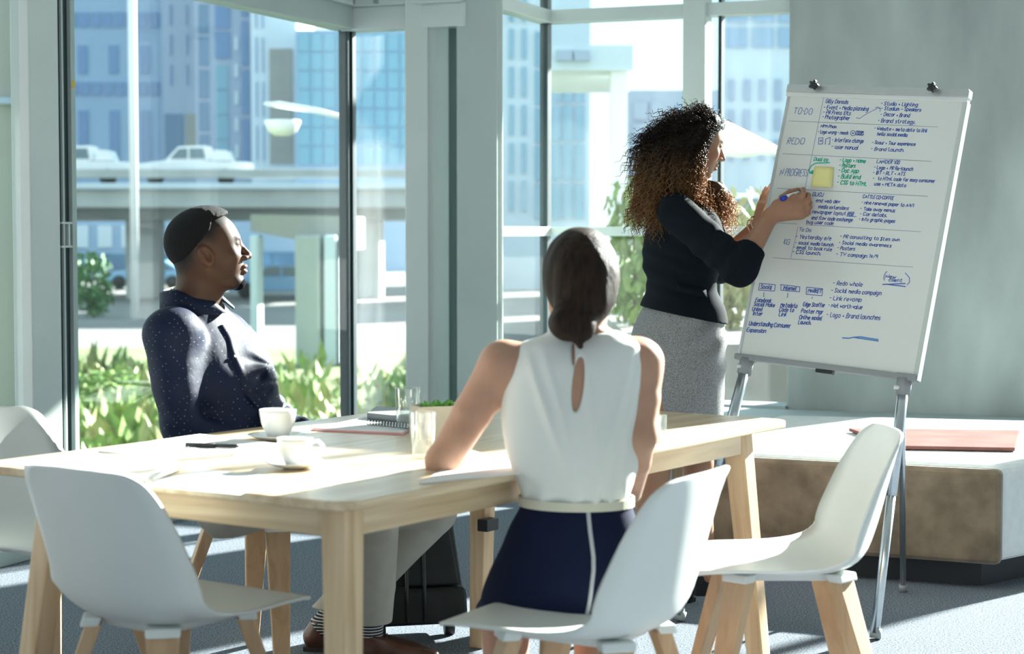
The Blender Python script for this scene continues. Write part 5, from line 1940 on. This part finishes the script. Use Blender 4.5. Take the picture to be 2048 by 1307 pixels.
def cup(px, py, sc, hang, label, slabel):
    p = T(px, py)
    s = empty('saucer', p, 0, slabel, 'saucer', 'saucers on the table')
    MB().lathe([(r * sc, z) for r, z in SAUC], 36).put('plate', M['porcelain'], s)
    c = empty('coffee_cup', p + A3(0, 0, .0058), hang, label, 'cup', 'coffee cups on the table')
    MB().lathe([(r * sc, z * sc) for r, z in CUP], 36).put('bowl', M['porcelain'], c)
    MB().tube([A3(.036, 0, .052) * sc, A3(.052, 0, .055) * sc, A3(.062, 0, .044) * sc, A3(.058, 0, .028) * sc, A3(.044, 0, .018) * sc, A3(.030, 0, .016) * sc], .0042 * sc, 10).put('handle', M['porcelain'], c)


cup(556, 880, 1.16, math.radians(100), 'white coffee cup farther from us, nearer the man', 'white saucer farther from us, nearer the man')
cup(590, 936, 1.0, math.radians(10), 'white coffee cup nearer to us with its handle to the right', 'white saucer nearer to us under the coffee cup')

GLS = [(0, .002), (.024, .002), (.026, 0), (.027, .004), (.0305, .06), (.032, .108), (.0315, .110), (.0305, .108), (.029, .06), (.025, .012), (0, .010)]


def tumbler(px, py, sc, label):
    o = put('tumbler', MB().lathe([(r * sc, z * sc) for r, z in GLS], 28).mesh('tumbler'), M['clear'])
    o.location = T(px, py)
    tag(o, label, 'glass')


tumbler(846, 915, .98, 'clear drinking glass on the table nearest the seated woman\'s elbow')
tumbler(816, 862, 1.05, 'clear drinking glass standing behind the beige planter')
tumbler(1318, 884, .62, 'small clear glass right of the seated woman\'s arm')
pc = A3(*T(884, 873)[:2], TH)
pt = empty('planter', pc, math.radians(20), 'beige rectangular planter with a green succulent on the table', 'planter')
g = MB()
g.box((-.075, -.04, 0), (.075, .04, .008))
for b in (((-.075, -.04, .008), (.075, -.034, .082)), ((-.075, .034, .008), (.075, .04, .082)), ((-.075, -.034, .008), (-.069, .034, .082)), ((.069, -.034, .008), (.075, .034, .082))):
    g.box(*b)
g.put('pot', M['planter'], pt)
MB().box((-.069, -.034, .008), (.069, .034, .068)).put('soil', M['plinth'], pt)
for cx in (-.035, .0, .03):
    for k in range(9):
        a = k * 2.4
        d = A3(math.cos(a), math.sin(a), 0)
        b = A3(cx, 0, .066)
        L_ = .030 - .001 * k
        up = .5 + .09 * k
        MB().tube([b, b + d * L_ * .5 + A3(0, 0, L_ * up * .6), b + d * L_ * .9 + A3(0, 0, L_ * up * 1.1)], [.005, .007, .0012], 6).put('leaf', M['leaf'], pt)

# open spiral notebook with the pen on it
nb = empty('spiral_notebook', T(365, 898), 0, 'open white spiral notebook under the black pen', 'notebook')
g, q1 = sheet([(196, 905), (300, 887), (470, 912), (345, 922)], .006); g.put('page_block', M['paper'], nb, True)
g, q2 = sheet([(303, 886), (400, 872), (560, 892), (474, 911)], .006); g.put('page_block', M['paper'], nb, True)
g = MB()
a, b = T(302, 887, TH + .007), T(471, 911, TH + .007)
dn = unit(np.cross(b - a, A3(0, 0, 1)))
for i in range(26):
    c = a + (b - a) * (i + .5) / 26
    g.tube([c + dn * .006 * math.cos(w) + A3(0, 0, .005 * math.sin(w)) for w in np.linspace(-.3, PI + .3, 7)], .0010, 5)
g.put('spiral', M['grey_plastic'], nb, True)
pa, pb = T(372, 889, TH + .012), T(478, 892, TH + .012)
pn = empty('pen', (pa + pb) / 2, 0, 'black pen lying across the open spiral notebook', 'pen')
MB().tube([pa, pa * .45 + pb * .55], .0058, 12).put('cap', M['black_plastic'], pn, True)
MB().tube([pa * .45 + pb * .55, pb - (pb - pa) * .06, pb], [.0050, .0050, .0020], 12).put('barrel', M['black_plastic'], pn, True)
# closed cream notebook at the left end
nb = empty('closed_notebook', T(190, 935), 0, 'closed cream notebook with a wire spine at the left end of the table', 'notebook')
g, q1 = sheet([(48, 944), (150, 917), (352, 934), (290, 962)], .014); g.put('pages', M['paper'], nb, True)
g, q1 = sheet([(46, 944), (150, 916), (354, 934), (291, 963)], .0016, TH + .0148); g.put('cover', M['cream'], nb, True, .0006, 1)
a, b = T(298, 960, TH + .009), T(354, 936, TH + .009)
dn = unit(np.cross(b - a, A3(0, 0, 1)))
g = MB()
for i in range(16):
    c = a + (b - a) * (i + .5) / 16
    g.tube([c + dn * (.009 * math.cos(w)) + A3(0, 0, .0085 * math.sin(w)) for w in np.linspace(0, 2 * PI, 10)], .0009, 5)
g.put('spiral', M['grey_plastic'], nb, True)
for cs, lb in (([(285, 972), (400, 938), (560, 955), (478, 990)], 'loose white sheet in front of the nearer coffee cup'),
               ([(838, 968), (890, 936), (1035, 915), (1040, 948)], 'white sheet under the seated woman\'s forearm')):
    g, q = sheet(cs, .0012)
    tag(g.put('paper_sheet', M['paper']), lb, 'paper')
ps = empty('paper_stack', T(730, 855), 0, 'stack of white papers with a pinkish edge in front of the grey notebook', 'papers')
g, q = sheet([(622, 861), (735, 838), (850, 848), (806, 870)], .003); g.put('pink_folder', M['pink_edge'], ps, True)
g, q = sheet([(624, 860), (736, 837), (850, 847), (806, 868)], .003, TH + .0037); g.put('pages', M['paper'], ps, True)
gn = empty('grey_notebook', T(770, 838), 0, 'grey spiral notebook lying on the papers at the far edge of the table', 'notebook')
g, q = sheet([(734, 842), (752, 828), (842, 834), (820, 851)], .016, TH + .0078); g.put('cover', M['grey_plastic'], gn, True, .002)
a, b = T(735, 843, TH + .0165), T(818, 851, TH + .0165)
g = MB()
dn = unit(np.cross(b - a, A3(0, 0, 1)))
for i in range(14):
    c = a + (b - a) * (i + .5) / 14
    g.tube([c + dn * (.008 * math.cos(w)) + A3(0, 0, .008 * math.sin(w)) for w in np.linspace(0, 2 * PI, 10)], .0012, 5)
g.put('spiral', M['black_plastic'], gn, True)


# ---------------------------------------------------------------- flip chart easel
fr_foot, fl_foot, re_foot = onz(1750, 1278, 0), onz(1358, 1242, 0), onz(1806, 1183, 0)
easel = empty('flip_chart', (fr_foot + fl_foot + re_foot) / 3, 0, 'white flip chart board covered in blue handwriting on steel tripod legs', 'flip chart')


def bp(u, v, n=0.0):
    return BO + BR_ * u + BU * v + BN * n


def bbox(mb, u0, u1, v0, v1, n0, n1):
    return mb.hexa([bp(u0, v0, n0), bp(u1, v0, n0), bp(u1, v0, n1), bp(u0, v0, n1)], [bp(u0, v1, n0), bp(u1, v1, n0), bp(u1, v1, n1), bp(u0, v1, n1)])


bd_ = bbox(MB(), 0, BWID, 0, BHGT, -.018, 0).put('board', M['board'], easel, True, .001, 1)
bbox(MB(), -.012, BWID + .016, BHGT + .011, BHGT + .040, -.026, .010).put('clamp_bar', M['alu'], easel, True, .005, 3)
bbox(MB(), -.010, BWID + .014, BHGT - .002, BHGT + .013, -.020, .008).put('clamp_lip', M['board'], easel, True, .002)
bbox(MB(), -.007, .004, 0, BHGT, -.022, .003).put('side_rail', M['alu'], easel, True, .002)
bbox(MB(), BWID - .002, BWID + .014, -.012, BHGT, -.030, .003).put('side_rail', M['frame_light'], easel, True, .002)
bbox(MB(), -.006, BWID + .012, -.014, .004, -.022, .012).put('bottom_tray', M['grey_plastic'], easel, True, .003)
bbox(MB(), -.012, .060, -.016, .003, -.026, .014).put('corner_cap', M['grey_plastic'], easel, True, .004)
bbox(MB(), BWID - .055, BWID + .012, -.016, .006, -.026, .014).put('corner_cap', M['grey_plastic'], easel, True, .004)
bbox(MB(), .285, .345, -.026, -.012, -.016, .006).put('tray_clip', M['black_plastic'], easel, True, .003)
for px, py in ((1632, 173), (1868, 178)):
    c = onboard(px, py, .012)
    g = MB()
    g.tube([c, c + BN * .016], .006, 10)
    n = 30
    ring = []
    for k in range(n):
        w = 2 * PI * k / n
        rr = .0135 + .0035 * math.cos(5 * w)
        ring.append(BR_ * (rr * math.cos(w)) + BU * (rr * math.sin(w)))
    V = [c + BN * .012 + p for p in ring] + [c + BN * .026 + p for p in ring] + [c + BN * .029 + p * .5 for p in ring]
    F = [(k, (k + 1) % n, (k + 1) % n + n, k + n) for k in range(n)] + [(k + n, (k + 1) % n + n, (k + 1) % n + 2 * n, k + 2 * n) for k in range(n)] + [tuple(range(2 * n, 3 * n))]
    g.add(V, F)
    g.put('clamp_knob', M['black_plastic'], easel, True)
tl = bp(.030, -.02, -.004)
tr = bp(BWID - .030, -.02, -.004)
for a, b in ((tl, fl_foot), (tr, fr_foot)):
    d = unit(b - a)
    lg = MB().tube([a, a + d * .36], .0180, 16).put('leg', M['steel'], easel, True)
    MB().tube([a + d * .355, b + A3(0, 0, .02)], .0150, 16).put('leg_tube', M['steel'], lg, True)
    MB().tube([a - d * .012, a + d * .042], .024, 14).put('leg_clamp', M['grey_plastic'], lg, True)
    s_ = unit(np.cross(d, A3(0, 1, 0)))
    MB().tube([a + d * .02 - A3(0, .01, 0), a + d * .02 + s_ * -.032 - A3(0, .01, 0)], .007, 8).put('clamp_screw', M['board'], lg, True)
    MB().tube([b + A3(0, 0, 0) - d * .035, b + A3(0, 0, .004)], .0180, 14).put('rubber_foot', M['grey_plastic'], lg, True)
a = bp(BWID * .80, .35, -.04)
d = unit(re_foot - a)
lg = MB().tube([a, re_foot + A3(0, 0, .012)], .0105, 12).put('leg', M['steel'], easel, True)
MB().tube([re_foot - d * .03, re_foot + A3(0, 0, .003)], .0135, 12).put('rubber_foot', M['grey_plastic'], lg, True)
bbox(MB(), .08, BWID - .04, .30, .36, -.050, -.018).put('back_bracket', M['alu'], easel, True, .004)

# yellow sticky note: stuck to the board, its lower edge curling off
V = []
cs = [(1629, 332), (1668, 334), (1663, 374.5), (1621, 373)]
for i in range(6):
    t = i / 5
    for k in range(5):
        s_ = k / 4
        px = (cs[0][0] * (1 - s_) + cs[1][0] * s_) * (1 - t) + (cs[3][0] * (1 - s_) + cs[2][0] * s_) * t
        py = (cs[0][1] * (1 - s_) + cs[1][1] * s_) * (1 - t) + (cs[3][1] * (1 - s_) + cs[2][1] * s_) * t
        V.append(onboard(px, py, .0012 + .007 * t ** 2.5 + .002 * s_ * t))
F = [(i * 5 + k, i * 5 + 5 + k, i * 5 + 6 + k, i * 5 + 1 + k) for i in range(5) for k in range(4)]
sn = put('sticky_note', mesh_np('sticky_note', V, F), M['sticky'])
sd = sn.modifiers.new('thick', 'SOLIDIFY'); sd.thickness = .0006
tag(sn, 'small yellow sticky note on the flip chart below the green heading', 'note')

# ---------------------------------------------------------------- handwriting: a single-stroke hand drawn as ribbons of ink
GL = dict(a="3f2g1g0f0d1c2c3d 3g3c", b="0i0c 0f1g2g3f3d2c1c0d", c="3f2g1g0f0d1c2c3d", d="3i3c 3f2g1g0f0d1c2c3d", e="0e3e3f2g1g0f0d1c3c", f="3i2i1h1c 0g2g",
          g="3f2g1g0f0d1c2c3d 3g3b2a0a", h="0i0c 0f1g2g3f3c", i="0g0c 0h0i", j="1g1b0a 1h1i", k="0i0c 2g0e2c", l="0i0c1c", m="0g0c 0f1g2f2c 2f3g4f4c",
          n="0g0c 0f1g2g3f3c", o="1g0f0d1c2c3d3f2g1g", p="0g0a 0f1g2g3f3d2c1c0d", q="3g3a 3f2g1g0f0d1c2c3d", r="0g0c 0e1g2g", s="3g1g0f1e2e3d2c0c",
          t="1i1d2c3c 0g2g", u="0g0d1c2c3d 3g3c", v="0g1c3g", w="0g1c2f3c4g", x="0g3c 3g0c", y="0g1d2c 3g1a0a", z="0g3g0c3c",
          A="0c2i4c 1e3e", B="0c0i2i3h2f0f 2f3e3d2c0c", C="4h3i1i0h0d1c3c4d", D="0c0i2i4g4e2c0c", E="3i0i0c3c 0f2f", F="3i0i0c 0f2f", G="4h3i1i0h0d1c3c4d4f2f",
          H="0i0c 4i4c 0f4f", I="0i0c", J="3i3d2c1c0d", K="0i0c 3i0f3c", L="0i0c3c", M="0c0i2e4i4c", N="0c0i4c4i", O="1i0h0d1c3c4d4h3i1i", P="0c0i2i3h3g2f0f",
          Q="1i0h0d1c3c4d4h3i1i 2e4c", R="0c0i2i3h3g2f0f 1f3c", S="3h2i1i0h1f2f3d2c1c0d", T="0i4i 2i2c", U="0i0d1c3c4d4i", V="0i2c4i", W="0i1c2g3c4i", Y="0i2f4i 2f2c",
          Z="0i4i0c4c")
GL.update({'0': "1i0h0d1c2c3d3h2i1i", '1': "0h1i1c", '4': "2c2i0e3e", '9': "3h2i1i0h0g1f2f3g3h3c", '-': "0f2f", '+': "0e2e 1f1d", '.': "0c0d", '/': "0c2i", '(': "1i0g0d1b",
           ')': "0i1g1d0b", '$': "3h2i1i0h1f2f3d2c0c 1i1b", ' ': ""})
hw_rng = random.Random(3)


def glyph(ch):
    return [[(int(s[i]), ord(s[i + 1]) - 99) for i in range(0, len(s), 2)] for s in GL.get(ch, '').split()]


def ribbon(V, F, pts, hw, lift):
    """a flat ink stroke through points already on the board"""
    for p, q in zip(pts[:-1], pts[1:]):
        d = q - p
        L = np.linalg.norm(d)
        if L < 1e-6:
            continue
        d = d / L
        s = np.cross(BN, d) * hw
        p2, q2 = p - d * hw * .6, q + d * hw * .6
        b = len(V)
        V += [p2 - s, q2 - s, q2 + s, p2 + s]
        F.append((b, b + 1, b + 2, b + 3))


def ink(strokes, m, hw=.00135, name='handwriting'):
    V, F = [], []
    for s in strokes:
        ribbon(V, F, [onboard(px, py, .0007) for px, py in s], hw, 0)
    if V:
        return put(name, mesh_np(name, V, F, False), m, easel, True)


def write(txt, x0, y0, x1, cap, m, slope=.085, hw=.00125):
    """text from baseline start (x0, y0) to x1; cap = capital height in photo pixels"""
    adv, items = 0.0, []
    for ch in txt:
        st = glyph(ch)
        w = max([p[0] for s in st for p in s], default=2)
        for s in st:
            items.append([(adv + px, py) for px, py in s])
        adv += w + (1.3 if ch != ' ' else .6)
    k = (x1 - x0) / max(adv, 1)
    out = []
    for s in items:
        jx, jy = hw_rng.uniform(-.35, .35), hw_rng.uniform(-.3, .3)
        q = []
        for gx, gy in s:
            gx += jx + hw_rng.uniform(-.16, .16)
            gy += jy + hw_rng.uniform(-.2, .2)
            v = gy * cap / 6.0
            q.append((x0 + gx * k + v * .30, y0 + slope * gx * k - v))
        if len(q) > 2:                        # round the corners a little
            r = [q[0]]
            for a, b, c in zip(q[:-2], q[1:-1], q[2:]):
                r += [(.3 * a[0] + .7 * b[0], .3 * a[1] + .7 * b[1]), (.3 * c[0] + .7 * b[0], .3 * c[1] + .7 * b[1])]
            q = r + [q[-1]]
        out.append(q)
    return ink(out, m, hw)


BI, PI_, GI = M['ink_blue'], M['ink_pale'], M['ink_green']
z1 = lambda x, y: (1480 + x / 4.217, 150 + y / 4.217)
z2 = lambda x, y: (1480 + x / 4.267, 360 + y / 4.267)
z3 = lambda x, y: (1440 + x / 4.267, 540 + y / 4.267)
LN = [  # text, zoomed start x, baseline y, end x, cap, ink
    (z1, 'TO-DO', 450, 325, 610, 12, PI_), (z1, 'REDO', 393, 578, 545, 12, PI_), (z1, 'N PROGRESS', 335, 845, 570, 14, PI_), (z1, 'COMPLE', 265, 1135, 400, 13, PI_),
    (z1, 'Gilly Donads', 722, 235, 915, 7.5, BI), (z1, '- Event + Media planning', 705, 285, 1085, 8, BI), (z1, '- PR Press Kits', 700, 328, 935, 7.5, BI), (z1, '- Photographer', 692, 368, 925, 7.5, BI),
    (z1, '- Studio + Lighting', 1187, 252, 1500, 7, BI), (z1, '- Stadium - Speakers', 1190, 293, 1530, 7, BI), (z1, '- Decor + Brand', 1183, 345, 1435, 7.5, BI), (z1, '- Brand strategy.', 1160, 397, 1480, 7.5, BI),
    (z1, 'NPM Phon', 678, 442, 815, 6, BI), (z1, '- Logo wrong - needs', 655, 490, 915, 6.5, BI), (z1, 'range', 978, 484, 1045, 4.5, BI), (z1, 'colour', 975, 506, 1045, 4.5, BI),
    (z1, '- Interface change', 775, 560, 1045, 7.5, BI), (z1, '- user manual', 770, 618, 1000, 7.5, BI),
    (z1, '- Website + meta data to link', 1130, 462, 1580, 6.5, BI), (z1, 'hello social media', 1155, 508, 1412, 6.5, BI), (z1, '- Scour + Tour experience', 1112, 580, 1480, 6.5, BI), (z1, '- Brand Launch.', 1103, 634, 1385, 6.5, BI),
    (z1, 'Dual co', 620, 722, 745, 7, GI), (z1, '- Logo + name', 838, 730, 1060, 7.5, GI), (z1, '- Posters', 835, 774, 975, 7.5, GI), (z1, '- Doc App', 830, 818, 1000, 8, GI),
    (z1, '- Build end', 822, 868, 1020, 8, GI), (z1, '- CSS to HTML', 818, 918, 1070, 7.5, GI),
    (z1, 'LANDER 100', 1152, 742, 1350, 7, BI), (z1, '- Logo + PR Re-launch', 1127, 792, 1460, 7, BI), (z1, '- IBT - RLT + ATS', 1120, 836, 1395, 7, BI),
    (z1, '-   to HTML code for easy consumer', 1117, 882, 1645, 6.5, BI), (z1, 'use + META data', 1130, 928, 1400, 6.5, BI),
    (z1, 'GUEU', 610, 1020, 705, 7.5, BI), (z1, 'end web dev', 640, 1070, 845, 7, BI), (z1, 'media extensions', 660, 1122, 918, 7, BI), (z1, 'newspaper layout BBB', 610, 1165, 960, 7, BI),
    (z1, 'and flow code exchange', 600, 1215, 950, 7, BI), (z1, 'bug user code', 560, 1250, 790, 6.5, BI),
    (z1, 'CATTLE CO-COFFEE', 1035, 1036, 1295, 6.5, BI), (z1, '- nine renewal paper to A4/1', 1022, 1086, 1465, 6.5, BI), (z1, '- Take away menus', 1012, 1138, 1310, 6.5, BI),
    (z1, '- Car details.', 1008, 1182, 1242, 6.5, BI), (z1, '- Info graphic pages', 1000, 1226, 1310, 6.5, BI),
    (z2, 'To Do', 500, 435, 610, 7, PI_), (z2, '- Yesterday e/e', 473, 495, 780, 7.5, BI), (z2, '- social media launch', 470, 545, 800, 6.5, BI), (z2, '- email to book rule', 455, 585, 785, 6.5, BI), (z2, '- CSS launch.', 445, 625, 690, 7, BI),
    (z2, 'KG', 370, 545, 425, 10, PI_),
    (z2, '- PR consulting to $ten own', 850, 492, 1365, 6.5, BI), (z2, '- Social media awareness', 840, 545, 1295, 6.5, BI), (z2, '- Posters', 830, 592, 985, 7, BI), (z2, '- TV campaign 14/9', 820, 645, 1175, 7, BI),
    (z2, '(', 1220, 845, 1246, 16, BI), (z2, 'New', 1240, 835, 1335, 6.5, BI), (z2, 'client', 1268, 862, 1390, 6.5, BI),
    (z2, '- Redo whole', 790, 892, 1050, 8, BI), (z2, '- Social media campaign', 775, 955, 1208, 8, BI), (z2, '- Link revamp', 760, 1020, 1040, 8, BI), (z2, '- Net worth value', 752, 1083, 1045, 8, BI),
    (z2, '- Logo + Brand launches', 735, 1165, 1200, 9, BI),
    (z3, 'Social', 345, 158, 445, 8, BI), (z3, 'Internet', 540, 165, 655, 7.5, BI), (z3, 'MARKET', 750, 188, 868, 7, BI),
    (z3, 'Facebook', 300, 268, 438, 7.5, BI), (z3, 'Social Make', 287, 303, 468, 7.5, BI), (z3, 'Linked', 272, 345, 360, 7.5, BI), (z3, 'Inter', 280, 383, 365, 7.5, BI),
    (z3, 'Metadata', 515, 312, 660, 8, BI), (z3, 'Code to', 503, 350, 632, 8, BI), (z3, 'Link', 500, 390, 570, 8, BI),
    (z3, 'Edge Scoffer', 705, 305, 895, 8, BI), (z3, 'Poster Mgr', 692, 362, 880, 8, BI), (z3, 'Online model', 675, 415, 870, 8, BI), (z3, 'Launch.', 665, 458, 778, 7.5, BI),
    (z3, 'Understanding Consumer', 243, 470, 600, 8.5, BI), (z3, 'Expansion', 225, 525, 395, 8, BI),
]
for zf, txt, x, y, x2, cap, m in LN:
    p, q = zf(x, y), zf(x2, y)
    hv = .0014 if m is GI else (.0011 if m is PI_ else (.00112 if zf is not z3 else .0013))
    write(txt, p[0], p[1], q[0], cap, m, .045 if zf is z1 and y < 900 else .06, hv)
GREY = mat('faint_grey_blue_rule', (.26, .31, .42), .7)
for zf, a, b in ((z1, (415, 387), (1670, 437)), (z1, (357, 662), (1615, 727)), (z1, (315, 953), (1585, 1022)), (z1, (235, 1240), (480, 1256)), (z2, (560, 380), (1545, 440)), (z2, (280, 662), (1475, 742)),
                 (z1, (705, 188), (545, 975)), (z2, (495, 400), (430, 672))):
    ink([[zf(*a), zf(*b)]], GREY, .0008, 'ruled_line')
S = lambda zf, *p: [zf(*q) for q in p]
ink([S(z1, (980, 360), (1010, 365), (1060, 330), (1120, 300), (1170, 275), (1180, 285)), S(z1, (1140, 278), (1160, 270), (1185, 280), (1180, 310))], PI_, .0011, 'arrow')
ink([S(z1, (640, 742), (755, 738)), S(z1, (635, 745), (600, 765), (582, 800), (588, 825), (612, 830), (615, 805), (600, 815), (606, 828))], GI, .002, 'arrow')
ink([S(z1, (665, 530), (700, 528), (697, 580), (662, 582), (665, 530)), S(z1, (684, 545), (690, 555), (682, 562), (674, 553), (684, 545)), S(z1, (718, 585), (722, 540), (760, 525), (757, 582), (745, 583))], BI, .0011, 'drawn_box')
ink([[z1(953 + 20 * math.cos(w), 490 + 22 * math.sin(w)) for w in np.linspace(0, 2 * PI, 16)], [z1(953 + 6 * math.cos(w), 490 + 6 * math.sin(w)) for w in np.linspace(0, 2 * PI, 8)]], BI, .0010, 'drawn_circle')
ink([S(z1, (900, 1190), (980, 1193))], BI, .001, 'underline')
ink([S(z2, (1410, 792), (1445, 830), (1447, 870), (1425, 893))], BI, .0012, 'bracket')
ink([S(z2, (1217, 890), (1410, 882)), S(z2, (1250, 888), (1412, 908))], BI, .0016, 'underline')
ink([S(z3, (1045, 577), (1100, 580), (1140, 572), (1200, 568), (1350, 592)), S(z3, (1150, 574), (1350, 604))], mat('bright_blue_marker_ink', (.05, .22, .55), .7), .0018, 'underline')
for q in (((338, 112), (330, 170), (465, 178), (472, 124), (338, 112)), ((520, 124), (520, 172), (678, 184), (682, 142), (515, 122)), ((738, 145), (735, 205), (870, 218), (876, 158), (738, 145))):
    ink([S(z3, *q)], BI, .0011, 'drawn_box')
for q in (((375, 190), (372, 228)), ((580, 195), (574, 234)), ((788, 228), (784, 242))):
    ink([S(z3, *q)], BI, .0011, 'connector')
